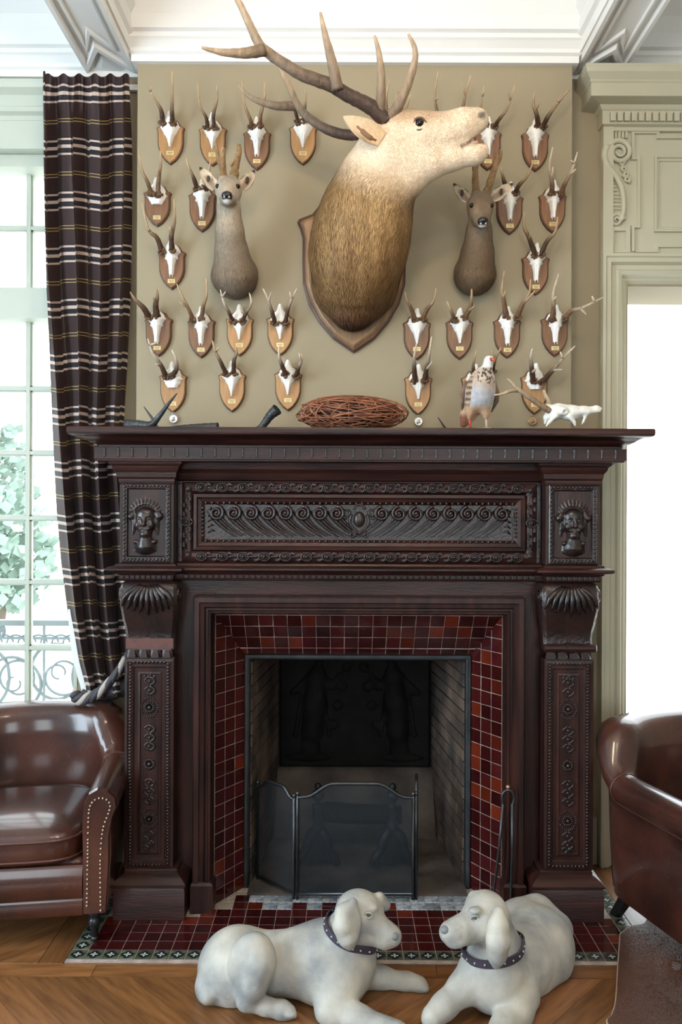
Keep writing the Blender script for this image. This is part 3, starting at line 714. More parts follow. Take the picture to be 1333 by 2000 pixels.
    for z, r in ((.77, .025), (.56, .025), (.355, .025)):
        m_ = MB()
        for k in range(14):
            a = 2*PI*k/14; m_.tube([(mid+.008*math.cos(a), yy-.002, z+.008*math.sin(a)), (mid+.018*math.cos(a), yy-.006, z+.018*math.sin(a)), (mid+r*math.cos(a), yy, z+r*math.sin(a))], [.0025, .0036, .001], 5)
        m_.sphere((mid, yy-.004, z), .0085, 10, 6)
        if z != .56:
            for k in range(26):
                a = 2*PI*k/26; m_.sphere((mid+.031*math.cos(a), yy-.002, z+.036*math.sin(a)), .0042, 5, 4)
        obj('shaft_rosette', m_, M['carved'], mt, True)
    def guil(z0, n, dz=.034):
        for k in range(n):
            z = z0-k*dz; m_ = MB()
            for e in (1, -1):
                m_.tube([(mid+e*.019*math.sin(PI*(i/10)), yy-.003-.002*e, z+dz/2-dz*i/10) for i in range(11)], .0042, 6)
            m_.sphere((mid, yy-.002, z), .0065, 8, 5); obj('guilloche_knot', m_, M['carved'], mt, True)
    guil(.868, 2); guil(.69, 3, .032); guil(.49, 3, .032); guil(.298, 2)
    for z, d in ((.888, 1), (.248, -1)):
        m_ = MB()
        for e in (-1, 1): m_.tube(spiral((mid+e*.013, yy-.002, z), .013, .004, .9*e*d, PI/2*d, 16), .004, 6)
        obj('shaft_scroll', m_, M['carved'], mt, True)
    # plinth
    obj('plinth', MB().tier(px0+.012, px1-.012, 2.915, YK, [(0, 0), (.003, .004), (.003, .112), (0, .117), (0, .122), (.006, .125), (.006, .133), (-.006, .147), (-.020, .156), (-.030, .162), (-.030, .172), (-.036, .178), (-.045, .180)]), M['wood_h'], mt, smooth=True, sharp=35)
column(-1); column(1)
# architrave round the tiles
obj('architrave', MB().arch(XC-.620, XC+.620, 0, 1.183, [(0, 3.045), (0, 2.972), (.005, 2.967), (.022, 2.967), (.026, 2.973), (.040, 2.976), (.046, 2.986), (.052, 2.986), (.056, 2.980), (.064, 2.982), (.070, 2.998), (.072, 3.035)]), M['wood'], mt, smooth=True, sharp=30)
for sg in (-1, 1): obj('architrave_foot', MB().tier(XC+sg*.584-.042, XC+sg*.584+.042, 2.963, 3.04, [(0, 0), (0, .105), (-.006, .115), (-.012, .117)]), M['wood'], mt)

# ---------------------------------------------------------------- tiled splays
ts = thing('tiled_fireplace_surround', (XC, 3.1, 0), 'splayed oxblood tile surround inside the wooden mantel frame', 'tile surround')
TO, TI, TZO, TZI, TYO, TYI = .549, .454, 1.108, .934, 3.036, 3.180
def splay(origin, u, v, nrm, nu, nv, tu, tv, quad):
    """tiles in the (u,v) plane; quad = clip polygon in (u,v)"""
    for i in range(nu):
        for j in range(nv):
            pl = [(i*tu+.0009, j*tv+.0009), ((i+1)*tu-.0009, j*tv+.0009), ((i+1)*tu-.0009, (j+1)*tv-.0009), (i*tu+.0009, (j+1)*tv-.0009)]
            for k in range(len(quad)):   # half-plane clip, ccw
                a, b2 = quad[k], quad[(k+1) % len(quad)]; out = []
                sd = lambda p: (b2[0]-a[0])*(p[1]-a[1])-(b2[1]-a[1])*(p[0]-a[0])
                for q in range(len(pl)):
                    c, d = pl[q], pl[(q+1) % len(pl)]; sc_, sd_ = sd(c), sd(d)
                    if sc_ >= 0: out.append(c)
                    if (sc_ >= 0) != (sd_ >= 0): t = sc_/(sc_-sd_); out.append((c[0]+(d[0]-c[0])*t, c[1]+(d[1]-c[1])*t))
                pl = out
                if len(pl) < 3: break
            if len(pl) < 3: continue
            ar = abs(sum(pl[q][0]*pl[(q+1) % len(pl)][1]-pl[(q+1) % len(pl)][0]*pl[q][1] for q in range(len(pl))))/2
            if ar < 6e-5: continue
            cu = sum(p[0] for p in pl)/len(pl); cv = sum(p[1] for p in pl)/len(pl); tl = Vector((random.gauss(0, .012), random.gauss(0, .012)))
            L0, L1, L2 = [], [], []
            for a, b2 in pl:
                w3 = origin+u*a+v*b2; L0.append(w3); k = .94
                hgt = .0042+(a-cu)*tl.x+(b2-cv)*tl.y; L1.append(w3+nrm*(hgt-.0012)); L2.append(origin+u*(cu+(a-cu)*k)+v*(cv+(b2-cv)*k)+nrm*hgt)
            r = random.random()
            obj('tile', MB().loops([L0, L1, L2], True, False, True), M['tile_o'] if r < (.20 if (origin.x > XC and nu == 3) else .07) else M['tile'], ts)
for sg in (-1, 1):
    A = Vector((XC+sg*TO, TYO, 0)); Bv = Vector((XC+sg*TI, TYI, 0)); u = (Bv-A).normalized(); W = (Bv-A).length; nrm = Vector((-sg*u.y*sg*sg, 0, 0)); nrm = Vector((u.y, -u.x, 0)) if sg < 0 else Vector((-u.y, u.x, 0))
    o_ = A; quad = [(0, 0), (W, 0), (W, TZI), (0, TZO)]
    q = MB().add([A+nrm*.0028, Bv+nrm*.0028, Bv+Vector((0,0,TZI))+nrm*.0028, A+Vector((0,0,TZO))+nrm*.0028, A-nrm*.02, Bv-nrm*.02, Bv+Vector((0,0,TZI))-nrm*.02, A+Vector((0,0,TZO))-nrm*.02], [(0,1,2,3), (4,5,6,7), (0,1,5,4), (1,2,6,5), (2,3,7,6), (3,0,4,7)])
    obj('grout_bed', q, M['grout'], ts)
    splay(o_, u, Vector((0,0,1)), nrm, 3, 21, W/3, .0535, quad)
A = Vector((XC-TO, TYO, TZO)); D = Vector((0, TYI-TYO, TZI-TZO)); v = D.normalized(); H = D.length; nrm = Vector((0, -v.z*-1, 0)); nrm = Vector((0, v.z, -v.y))
if nrm.z > 0: nrm = -nrm
quad = [(0, 0), (2*TO, 0), (TO+TI, H), (TO-TI, H)]
q0 = [A, A+Vector((2*TO,0,0)), Vector((XC+TI, TYI, TZI)), Vector((XC-TI, TYI, TZI))]
obj('grout_bed', MB().add([p+nrm*.0028 for p in q0]+[p-nrm*.02 for p in q0], [(0,1,2,3), (4,5,6,7), (0,1,5,4), (1,2,6,5), (2,3,7,6), (3,0,4,7)]), M['grout'], ts)
splay(A, Vector((1,0,0)), v, nrm, 20, 4, 2*TO/20, H/3.6, quad)
obj('iron_frame', MB().arch(XC-TI, XC+TI, 0, TZI, [(0, TYI+.02), (0, TYI-.004), (.006, TYI-.012), (.016, TYI-.012), (.024, TYI-.004), (.026, TYI+.03)]), M['steel'], ts, smooth=True, sharp=50)

# ---------------------------------------------------------------- firebox
fb = obj('wall_firebox', MB(), M['mortar'], kind='structure')
FBY, FI, FBk, FZ = 3.78, .428, .364, 1.02
def fbwall(sg):
    A = Vector((XC+sg*FI, TYI+.012, 0)); Bv = Vector((XC+sg*FBk, FBY, 0)); u = (Bv-A).normalized(); W = (Bv-A).length; nrm = Vector((u.y, -u.x, 0)) if sg < 0 else Vector((-u.y, u.x, 0))
    q = MB().loops([[A-nrm*.004, Bv-nrm*.004, Bv-nrm*.05, A-nrm*.05], [p+Vector((0,0,1.5)) for p in (A-nrm*.004, Bv-nrm*.004, Bv-nrm*.05, A-nrm*.05)]], True, True, True)
    obj('firebox_side', q, M['mortar'], fb)
    bl, bh = .20, .050; j = 0; z = 0
    while z < 1.4:
        i0 = -bl/2 if j % 2 else 0; x = i0
        while x < W:
            a, b2 = max(x+.003, 0), min(x+bl-.003, W)
            if b2-a > .02:
                pr_ = random.uniform(.002, .006); c = [A+u*a+Vector((0,0,z+.003)), A+u*b2+Vector((0,0,z+.003)), A+u*b2+Vector((0,0,z+bh-.003)), A+u*a+Vector((0,0,z+bh-.003))]
                ce = sum(c, Vector())/4
                obj('brick', MB().loops([[p-nrm*.004 for p in c], [p+nrm*(pr_-.002) for p in c], [ce+(p-ce)*.97+nrm*pr_ for p in c]], True, False, True), M['brick'], fb)
            x += bl
        z += bh; j += 1
fbwall(-1); fbwall(1)
obj('firebox_back', MB().box(XC-.42, XC+.42, FBY, FBY+.06, 0, 1.6).loops([[(XC-.365, FBY, .30), (XC+.365, FBY, .30), (XC+.365, FBY-.03, .28), (XC-.365, FBY-.03, .28)], [(XC-.37, FBY, 0), (XC+.37, FBY, 0), (XC+.37, FBY-.16, 0), (XC-.37, FBY-.16, 0)]], True, True, True), M['stone'], fb)
obj('firebox_roof', MB().box(XC-.5, XC+.5, TYI+.02, FBY+.06, 1.45, 1.5), M['soot'], fb)
obj('firebox_lintel', MB().box(XC-.46, XC+.46, TYI+.022, TYI+.06, TZI-.02, 1.5), M['soot'], fb)
obj('firebox_floor', MB().box(XC-.43, XC+.43, 3.105, FBY+.05, -.003, .012), M['stone'], fb)
# cast iron fireback with figures in relief
fk = thing('fireback', (XC, FBY-.02, .3), 'sooty cast iron fireback with figures in relief', 'fireback')
obj('back_plate', MB().bevbox(XC-.355, XC+.355, FBY-.035, FBY-.004, .30, 1.30, .01), M['soot'], fk)
B = Blob(); yk = FBY-.026
for sg in (-1, 1):
    x = XC+sg*.20
    B.chain([((x, yk, .47), .05), ((x-sg*.01, yk, .60), .055), ((x-sg*.02, yk, .72), .045), ((x-sg*.03, yk, .79), .02)], .03); B.ell((x-sg*.03, yk-.005, .83), (.035, .03, .04), k=.015)
    B.chain([((x-sg*.02, yk, .74), .022), ((x-sg*.09, yk-.01, .68), .02), ((x-sg*.13, yk, .74), .015)], .015); B.chain([((x+sg*.02, yk, .72), .02), ((x+sg*.09, yk-.005, .65), .02)], .015)
    B.cone((x, yk+.01, .60), .035, (x+sg*.01, yk+.03, .38), .062, .02); B.ell((x+sg*.02, yk, .345), (.12, .025, .02), k=.02)
    for k in range(4): B.ell((x-sg*(.10+.02*k), yk, .50+.09*k), (.03, .02, .03), k=.012)
    for k in range(5): B.cone((x-.05+.025*k, yk-.012, .66), .008, (x-.08+.04*k, yk-.012, .45), .012, .01)
blob_obj('relief_figures', B, .009, M['soot'], fk, clipf=lambda Q: Q[:, 1]-(FBY-.03))

# ---------------------------------------------------------------- hearth tiles
he = obj('floor_hearth', MB().box(HX0, HX1, HY0, 3.20, -.006, .0015), M['grout'], kind='structure')
TS = .0562
tile_m = [mk_mesh('tile', MB().loops([[(x, y, -.002) for x, y in c], [(x, y, .0022) for x, y in c], [(x*.95, y*.95, .0034) for x, y in c]], True, False, True), M[k]) for k in ('tile', 'tile_o', 'tile_b') for c in [[(-TS/2+.001, -TS/2+.001), (TS/2-.001, -TS/2+.001), (TS/2-.001, TS/2-.001), (-TS/2+.001, TS/2-.001)]]]
def quat():
    m = MB(); h = TS/2-.001; c = [(-h, -h), (h, -h), (h, h), (-h, h)]
    m.loops([[(x, y, -.002) for x, y in c], [(x, y, .0022) for x, y in c], [(x*.95, y*.95, .0034) for x, y in c]], True, False, True)
    ol = []
    for i in range(48):
        a = 2*PI*i/48; d = max(.0105*abs(math.cos(a-t))+math.sqrt(max(0, .0105**2-(.0105*math.sin(a-t))**2)) if math.cos(a-t) > 0 else 0 for t in (0, PI/2, PI, -PI/2)); ol.append((d*math.cos(a)*1.1, d*math.sin(a)*1.1, .0037))
    m.add(ol, [tuple(range(48))], 1)
    for a in range(4):
        an = a*PI/2; ca_, sa = math.cos(an), math.sin(an)
        pts = [(0, 0), (.006, .0035), (.0125, .0018), (.0125, -.0018), (.006, -.0035)]
        m.add([(x*ca_-y*sa, x*sa+y*ca_, .004) for x, y in pts], [(0,1,2,3,4)], 2)
    return mk_mesh('patterned_tile', m, [M['tile_g'], M['tile_k'], M['tile_w']])
qm = quat(); nx = int((HX1-HX0)/TS)
y_first = HY0+.020
for i in range(nx):
    x = HX0+(i+.5)*(HX1-HX0)/nx
    put('patterned_tile', qm, he, (x, y_first+TS/2, 0))
    for j in range(1, 10):
        y = y_first+TS*(j+.5)
        if y > 3.19: break
        edge = i in (0, nx-1)
        if edge: put('patterned_tile', qm, he, (x, y, 0)); continue
        if y > 2.945 and .575 < abs(x-XC) < .925: continue
        if y > 3.02 and .46-(y-3.02)*.2 < abs(x-XC) < .92: continue
        if 2.985 < y < 3.10 and abs(x-XC) < .44:
            if y > 3.04 or random.random() < .5: put('worn_tile', tile_m[2], he, (x, y, 0)); continue
        if y > 3.1 and abs(x-XC) < .92: continue
        put('tile', tile_m[1 if random.random() < .13 else 0], he, (x, y, 0))
obj('mortar_edge', MB().box(HX0, HX1, HY0, HY0+.019, 0, .003), mat('pinkish_mortar', (.42,.33,.29), .9, var=.25, nscale=25), he)

# ---------------------------------------------------------------- fire screen, andirons, tongs
fs = thing('fire_screen', P(694, 1759, 3.075), 'three panel wire mesh fire screen with arched steel frame', 'fire screen')
def mesh_panel(p0, p1, hs, ha, nm):
    """panel from floor point p0 to p1; hs shoulder height, ha arch height"""
    p0, p1 = Vector(p0), Vector(p1); u = p1-p0; W = u.length; u.normalize(); zb = .022
    def top(t):
        s_ = min(t, 1-t)/.5
        return hs+(ha-hs)*(0 if s_ < .12 else 1 if s_ > .62 else .5-.5*math.cos(PI*(s_-.12)/.5))
    tp = [p0+u*(W*i/24)+Vector((0,0,top(i/24))) for i in range(25)]
    obj('frame', MB().tube([p0+Vector((0,0,zb))]+tp+[p1+Vector((0,0,zb)), p0+Vector((0,0,zb))], .0068, 6), M['steel'], fs, True)
    m = MB(); st = .0043; r = .00058; nn = Vector((-u.y, u.x, 0))
    n = int(W/st)
    for i in range(1, n):
        x = W*i/n; a = p0+u*x+Vector((0,0,zb)); b2 = p0+u*x+Vector((0,0,top(x/W))); m.add([a-u*r, a+u*r, b2+u*r, b2-u*r], [(0,1,2,3)])
    k = int((ha-zb)/st)
    for j in range(1, k):
        z = zb+(ha-zb)*j/k; xs_ = [i/60 for i in range(61) if top(i/60) >= z]
        if not xs_: continue
        a = p0+u*(W*xs_[0])+Vector((0,0,z)); b2 = p0+u*(W*xs_[-1])+Vector((0,0,z)); q = Vector((0,0,r)); m.add([a-q, b2-q, b2+q, a+q], [(0,1,2,3)])
    obj('wire_mesh', m, M['wire'], fs, kind='stuff')
    for p in (p0, p1): obj('knob', MB().sphere(p+Vector((0,0,hs+.014)), .0085, 10, 8), M['steel'], fs, True); obj('post', MB().tube([p+Vector((0,0,.0)), p+Vector((0,0,hs+.006))], .0062, 6), M['steel'], fs, True)
a, b2 = P(581, 1759, 3.075), P(807, 1759, 3.075); a.z = b2.z = .004
mesh_panel(a, b2, .395, .447, 'c')
c = P(503, 1722, 3.228); c.z = .004; mesh_panel(c+Vector((0,0,0)), a+Vector((-.014,.004,0)), .385, .42, 'l')
c = Vector((b2.x+.03, 3.26, .004)); mesh_panel(b2+Vector((.012,.004,0)), c, .395, .44, 'r')
def andiron(px):
    y = 3.36; x = P(px, 1700, y).x; t = thing('andiron', (x, y, .012), 'black cast iron andiron with knob finial, %s one behind the screen' % ('left' if px < 690 else 'right'), 'andiron')
    obj('upright', MB().lathe((x, y, .012), [(.020, .14), (.030, .15), (.024, .17), (.016, .20), (.013, .235), (.020, .245), (.012, .255), (.010, .265), (.026, .285), (.030, .297), (.022, .308), (.010, .315), (.016, .328), (.012, .340), (.003, .345)]), M['iron'], t, True)
    m = MB()
    for sg in (-1, 1):
        m.tube(catmull([(x, y, .165), (x+sg*.035, y-.01, .13), (x+sg*.05, y-.015, .08), (x+sg*.075, y-.02, .05), (x+sg*.085, y-.02, .024)], 4), [.024]*8+[.02]*4+[.018]*5, 8)
    obj('feet', m, M['iron'], t, True)
    obj('base_plate', MB().loops([[(x-.045, y-.03, .03), (x+.045, y-.03, .03), (x+.05, y+.0, .03), (x-.05, y, .03)], [(x-.02, y-.02, .17), (x+.02, y-.02, .17), (x+.02, y, .17), (x-.02, y, .17)]], True, True, True), M['iron'], t)
    obj('log_bar', MB().box(x-.012, x+.012, y, y+.30, .10, .125).box(x-.012, x+.012, y+.28, y+.30, .012, .10), M['iron'], t)
andiron(621); andiron(767)
lg = obj('charred_log', MB().tube([(-.12, 3.50, .172), (-.04, 3.505, .177), (.05, 3.49, .175), (.27, 3.5, .173)], [.042, .046, .044, .040], 10, jit=.08), M['soot'], None, True, label='charred log lying across the andirons', cat='log')
tg = thing('fire_tongs', P(985, 1765, 3.02), 'dark steel fire tongs leaning against the right tiles', 'fire tongs')
def tp(px, py, y): return P(px, py, y)
obj('ball_knob', MB().sphere(tp(993, 1537, 2.955), .0085, 10, 8), mat('copper_knob', (.45,.26,.2), .35, metal=.7), tg, True)
hp = catmull([tp(983, 1572, 2.957), tp(981, 1556, 2.956), tp(986, 1546, 2.956), tp(994, 1543, 2.955), tp(1002, 1548, 2.956), tp(1005, 1560, 2.957), tp(1002, 1572, 2.958)], 4)
obj('hoop', MB().tube(hp, .0055, 6), M['steel'], tg, True)
obj('arm', MB().tube([tp(983, 1570, 2.957), tp(975, 1660, 2.975), tp(964, 1752, 2.995), tp(964, 1768, 3.0)], [.006, .0055, .005, .008], 7), M['steel'], tg, True)
obj('arm', MB().tube([tp(1001, 1570, 2.957), tp(1001, 1660, 2.962), tp(998, 1760, 2.962), tp(997, 1776, 2.962)], [.006, .0055, .005, .008], 7), M['steel'], tg, True)
# ---------------------------------------------------------------- trophies
M['oak'] = mat('light_oak', (.46,.25,.10), .42, nscale=6, col2=(.33,.165,.062), stretch=(9,9,1.2), rnd=.12)
M['walnut'] = mat('brown_walnut', (.26,.125,.058), .40, nscale=6, col2=(.15,.068,.033), stretch=(9,9,1.2), rnd=.12)
M['edge'] = mat('stained_shield_edge', (.075,.032,.018), .4, var=.2)
M['bone'] = mat('bleached_bone', (.86,.84,.80), .6, var=.05, nscale=30, bump=.15, bscale=60)
M['brass'] = mat('brass_plaque', (.68,.55,.28), .4, metal=.35)
M['ink'] = mat('engraved_ink', (.10,.07,.03), .7)
M['antler'] = vcol_mat('antler_horn', .5, .25, 60, .5, 90, stretch=(1,1,.4))
M['burr'] = mat('antler_burr', (.10,.048,.024), .7, nscale=120, col2=(.22,.12,.06), bump=.8, bscale=200)
M['fur'] = vcol_mat('fur_skin', .75, .16, 60, .25, 200, spec=.2, sheen=.15)
M['strand'] = vcol_mat('fur_strand', .6, .0, 10, 0, spec=.25)
M['eye'] = mat('glass_eye', (.010,.006,.004), .08, spec=.35)
M['noseblk'] = mat('black_nose', (.012,.011,.012), .28)

def shield_outline(hw, h, n=5):
    half = [(.0, -.02), (.16, -.008), (.32, .022), (.46, .032), (.56, .055), (.62, .10), (.74, .15), (.97, .182), (1.0, .20), (.95, .235), (.905, .30), (.91, .44), (.90, .58), (.80, .70), (.62, .81), (.36, .915), (.0, 1.0)]
    p = [(-x*hw, h/2-t*h) for x, t in half]; q = [(x*hw, h/2-t*h) for x, t in reversed(half[1:-1])]
    return p+q
def shield_mesh(hw, h, wood, th=.018):
    ol = shield_outline(hw, h); m = MB(); n = len(ol)
    def ins(d): return [(x*(1-d/hw), z*(1-d/(h/2))) for x, z in ol]
    b1 = hw*.06
    L = [[(x, 0, z) for x, z in ol], [(x, -th*.5, z) for x, z in ol], [(x, -th*.62, z) for x, z in ins(b1*.5)], [(x, -th*.66, z) for x, z in ins(b1)], [(x, -th*.9, z) for x, z in ins(b1*1.6)], [(x, -th, z) for x, z in ins(b1*2.1)]]
    o = 0
    for i in range(5): m.loops([L[i], L[i+1]], True, False, False, 1 if i < 3 else 0)
    m.add(L[5], [tuple(range(n))], 0)
    return mk_mesh('shield', m, [wood, M['edge']])
SHM = {('oak', s): shield_mesh(.0585, .186*s/100, M['oak']) for s in (92, 100)}
SHM.update({('walnut', s): shield_mesh(.0585, .186*s/100, M['walnut']) for s in (92, 100)})
def skull_mesh(kind, seed):
    r = random.Random(seed); m = MB(); n = 34; L = []; H = {'long': .150, 'mid': .143, 'cut': .100}[kind]
    ws = {'long': [(0,.20),(.05,.30),(.10,.33),(.15,.40),(.19,.62),(.24,.80),(.31,.88),(.36,1.08),(.39,.93),(.43,.74),(.50,.62),(.545,.80),(.57,.55),(.64,.45),(.74,.36),(.86,.30),(.95,.29),(1,.22)],
          'mid': [(0,.20),(.06,.32),(.12,.36),(.18,.44),(.23,.70),(.30,.90),(.36,.96),(.42,1.10),(.46,.92),(.54,.74),(.60,.70),(.66,.48),(.76,.34),(.88,.20),(1,.10)],
          'cut': [(0,.22),(.09,.34),(.18,.38),(.27,.50),(.33,.78),(.45,.86),(.58,.92),(.66,1.12),(.72,.92),(.84,.80),(.93,.62),(1,.50)]}[kind]
    for i in range(n+1):
        t = i/n; w_ = np.interp(t, [a for a, _ in ws], [b2 for _, b2 in ws])*.0375*(1+r.uniform(-.05, .05))
        th = .030*np.interp(t, [0, .12, .3, .55, 1], [.75, 1, 1.05, .85, .55]); z = H*(.5-t); row = []
        for j in range(13):
            u = -1+2*j/12; row.append((w_*u, -.004-th*(1-abs(u)**2.6)*(1-.18*math.exp(-(u/.2)**2)*(t > .6)), z))
        L.append(row)
    m.loops(L, False)
    for i in (0,): m.add([L[0][j] for j in range(13)], [tuple(range(13))]); m.add([L[-1][j] for j in range(13)], [tuple(range(13))])
    if kind == 'long':
        for e in (-1, 1): m.tube([(e*.006, -.012, -H*.47), (e*.005, -.010, -H*.56)], [.003, .001], 5)
    return mk_mesh('skull', m, M['bone'], True), H
SKM = {(k, s): skull_mesh(k, s) for k in ('long', 'mid', 'cut') for s in range(3)}
plaque = mk_mesh('plaque', MB().bevbox(-.0155, .0155, -.0025, 0, -.0085, .0085, .0008), M['brass'])
pline = mk_mesh('engraving', MB().box(-.011, .011, -.0004, 0, .0015, .0032).box(-.008, .008, -.0004, 0, -.0040, -.0024), M['ink'])

def antler_mesh(paths, radii, base_col, tip_col, rough_base=.25, n=7):
    """paths: list of point lists (main beam first); colours run from base to tip"""
    m = MB(); cols = []
    for q, (pts, (r0, r1)) in enumerate(zip(paths, radii)):
        c = catmull(pts, 6); k = len(c)
        rad = [max(.0007, r0+(r1-r0)*(i/(k-1))**1.35) for i in range(k)]
        for i in range(k):
            if q == 0 and i < k*.5: rad[i] *= 1+random.uniform(-.10, .16)*rough_base*4*(1-2*i/k)
        v0 = len(m.v); m.tube(c, rad, n, jit=.06)
        for i in range(k):
            t = i/(k-1); t = t if q == 0 else .45+.55*t
            w_ = min(1, max(0, (t-.30)/.62)); cols += [tuple(b2*(1-w_)+a*w_ for a, b2 in zip(tip_col, base_col))]*n
    return m, cols
DARK, MIDB, GREY = (.062,.030,.016), (.15,.082,.042), (.10,.066,.044)
TIP, TIPW = (.50,.36,.22), (.66,.55,.42)
mount_n = [0]
def roe(crop, cx, tip, wood, kind, la, ra, label, tl=(), tr=(), r=.0072, base=DARK, tipc=TIP, skx=0, skz=0, big=100, yoff=0):
    px, pyt = cpx(crop, cx, tip) if crop else (cx, tip)
    pc = P(px, pyt, YB-.01); h = .186*big/100; c = Vector((pc.x, YB, pc.z+h/2))
    t = thing('roe_skull_trophy', c, label, 'skull trophy', 'roe deer skulls mounted on wooden shields')
    i = mount_n[0]; mount_n[0] += 1
    put('shield', SHM[(wood, big)], t, c)
    sk, H = SKM[(kind, i % 3)]; sc_ = 1.0 if kind != 'cut' else 1.05
    zt = c.z+h*.5+.020
    s = put('skull', sk, t, (c.x+skx, YB-.016, zt-H*.5*sc_+skz), scale=(sc_, 1, sc_))
    pz = c.z-h*.27 if kind == 'mid' else c.z-h*.325 if kind == 'long' else c.z-h*.30
    p = put('plaque', plaque, t, (c.x+skx*.6, YB-.018, pz)); put('engraving', pline, p, (c.x+skx*.6, YB-.0206, pz))
    zb = []
    for pts, tn in ((la, tl), (ra, tr)):
        q = []
        for k, (x, y) in enumerate(pts):
            w_ = k/(len(pts)-1); X, Yp = cpx(crop, x, y) if crop else (x, y); q.append(P(X, Yp, YB-.042-.055*math.sin(w_*PI*.6)))
        paths = [q]; r = r*1.0; rr = [(r*1.30, .0022)]
        for tt in (tn if tn and isinstance(tn[0][0], (list, tuple)) else ([tn] if tn else [])):
            a, b2 = tt; A = P(*(cpx(crop, *a) if crop else a), YB-.088); Bp = P(*(cpx(crop, *b2) if crop else b2), YB-.104)
            # root on the nearest main point
            nr = min(catmull(q, 6), key=lambda v_: (Vector((v_.x, 0, v_.z))-Vector((A.x, 0, A.z))).length)
            paths.append([nr, nr*.45+Bp*.55+Vector((0, -.004, -.002)), Bp]); rr.append((r*.80, .0016))
        m, cols = antler_mesh(paths, rr, base, tipc); a_ = obj('antler', m, M['antler'], t, True, cols)
        bb = MB(); b0 = q[0]; n = 26
        for k in range(n):
            an = 2*PI*k/n; bb.sphere(b0+Vector((random.uniform(.008, .0165)*math.cos(an), random.uniform(-.012, .006), random.uniform(.004, .012)*math.sin(an))), random.uniform(.004, .0068), 6, 4)
        bb.sphere(b0, .0095, 8, 6); obj('burr', bb, M['burr'], a_, True)
    return t
o_, w_ = 'oak', 'walnut'
roe(6, 417, 812, o_, 'mid', [(358,490),(345,390),(300,310),(250,225)], [(435,490),(430,400),(432,250),(432,75)], 'roe skull on light oak shield in the top left corner, one bent antler, one straight', tl=((262,235),(272,203)), r=.0080)
roe(6, 750, 825, o_, 'mid', [(712,525),(698,440),(650,350),(630,160)], [(765,525),(757,420),(785,300),(782,185)], 'roe skull with smooth dark spike antlers above the left deer head', r=.0068)
roe(6, 1100, 857, w_, 'long', [(1062,520),(1045,450),(1000,330),(983,145)], [(1125,510),(1130,420),(1160,290),(1160,170)], 'roe skull on dark shield, third from left in top row', r=.0068, base=MIDB)
roe(2, 427, 715, o_, 'mid', [(408,535),(393,480),(376,400),(366,360)], [(428,530),(437,450),(438,385)], 'roe skull on light oak shield left of the stag neck, under the far stag antler', r=.0062)
roe(2, 838, 700, w_, 'mid', [(800,530),(788,440),(803,350)], [(850,530),(872,480),(895,410)], 'roe skull hidden behind the stag forehead, only antler tips showing', r=.0062, base=MIDB)
roe(2, 1070, 715, o_, 'mid', [(1035,560),(1008,480),(1000,410),(1015,308)], [(1105,560),(1120,480),(1135,400),(1157,325)], 'roe skull hidden behind the stag face, forked antlers rising above it', tl=((1002,440),(1014,425)), tr=((1130,410),(1115,358)), r=.0062, base=MIDB)
roe(7, 375, 858, w_, 'long', [(385,510),(338,440),(325,330),(357,172)], [(425,520),(470,455),(530,370),(592,185)], 'roe skull on dark shield beside the stag open mouth', tl=((328,280),(350,240)), tr=((548,300),(535,225)), r=.0068)
roe(7, 752, 866, w_, 'long', [(775,520),(765,430),(738,340),(745,240)], [(812,520),(850,440),(920,340),(1018,225)], 'roe skull on dark shield in the top right corner, wide rough antlers', tl=((755,375),(786,315)), tr=((925,335),(937,295)), r=.0090, skx=-.003)
roe(6, 313, 1303, w_, 'cut', [(268,1050),(240,960),(190,850),(163,680)], [(318,1050),(325,930),(341,800),(335,700)], 'short cut roe skull on dark shield beside the curtain, second row', tr=((326,910),(309,848)), r=.0078, big=92, base=MIDB)
roe(6, 668, 1345, w_, 'long', [(628,1010),(600,920),(565,840),(540,760)], [(688,1005),(712,930),(735,770)], 'roe skull half hidden behind the left deer head', r=.0074)
roe(7, 548, 1365, w_, 'long', [(525,1000),(500,920),(480,830)], [(592,1040),(625,975),(690,900),(740,780)], 'roe skull half hidden behind the ear of the right deer head', r=.0085)
roe(7, 888, 1352, w_, 'long', [(880,1045),(885,960),(865,830),(890,675)], [(952,1045),(990,955),(1045,850),(1085,715)], 'roe skull at the right edge of the wall, second row, pale pronged antlers', tl=((884,910),(893,830)), tr=[((1030,900),(1073,848)), ((1047,800),(1028,782))], r=.0085, base=MIDB, tipc=TIPW)
roe(6, 428, 1800, w_, 'long', [(352,1500),(310,1390),(240,1320),(190,1100)], [(432,1490),(425,1380),(450,1250),(445,1080)], 'roe skull at left between second and fourth rows, tall pearled antlers', tl=((262,1340),(247,1310)), tr=((422,1360),(408,1300)), r=.0092)
roe(5, 868, 535, w_, 'long', [(868,300),(832,200),(800,130),(803,45)], [(898,300),(938,215),(985,160),(1000,70)], 'roe skull at right between second and fourth rows, one antler bent outward', tl=((826,205),(838,168)), r=.0085)
roe(4, 222, 940, w_, 'long', [(165,700),(130,640),(80,590),(45,540)], [(212,690),(205,620),(215,575),(213,525)], 'roe skull with thick stubby dark antlers at the left end of fourth row', tr=((203,600),(190,573)), r=.0110, skx=-.006, tipc=(.30,.20,.12))
roe(4, 487, 950, w_, 'long', [(437,715),(410,650),(370,570),(335,490)], [(490,705),(500,630),(520,560),(518,455)], 'roe skull, second from left in fourth row, long thin antlers', tl=((392,635),(348,600)), r=.0072, base=MIDB)
roe(4, 725, 938, o_, 'mid', [(685,725),(660,670),(625,600),(605,525)], [(742,725),(765,670),(797,610),(785,545)], 'roe skull on light oak with curled pale antlers below the left deer head', tl=((620,580),(637,538)), tr=((765,675),(733,660)), r=.0068, tipc=TIPW)
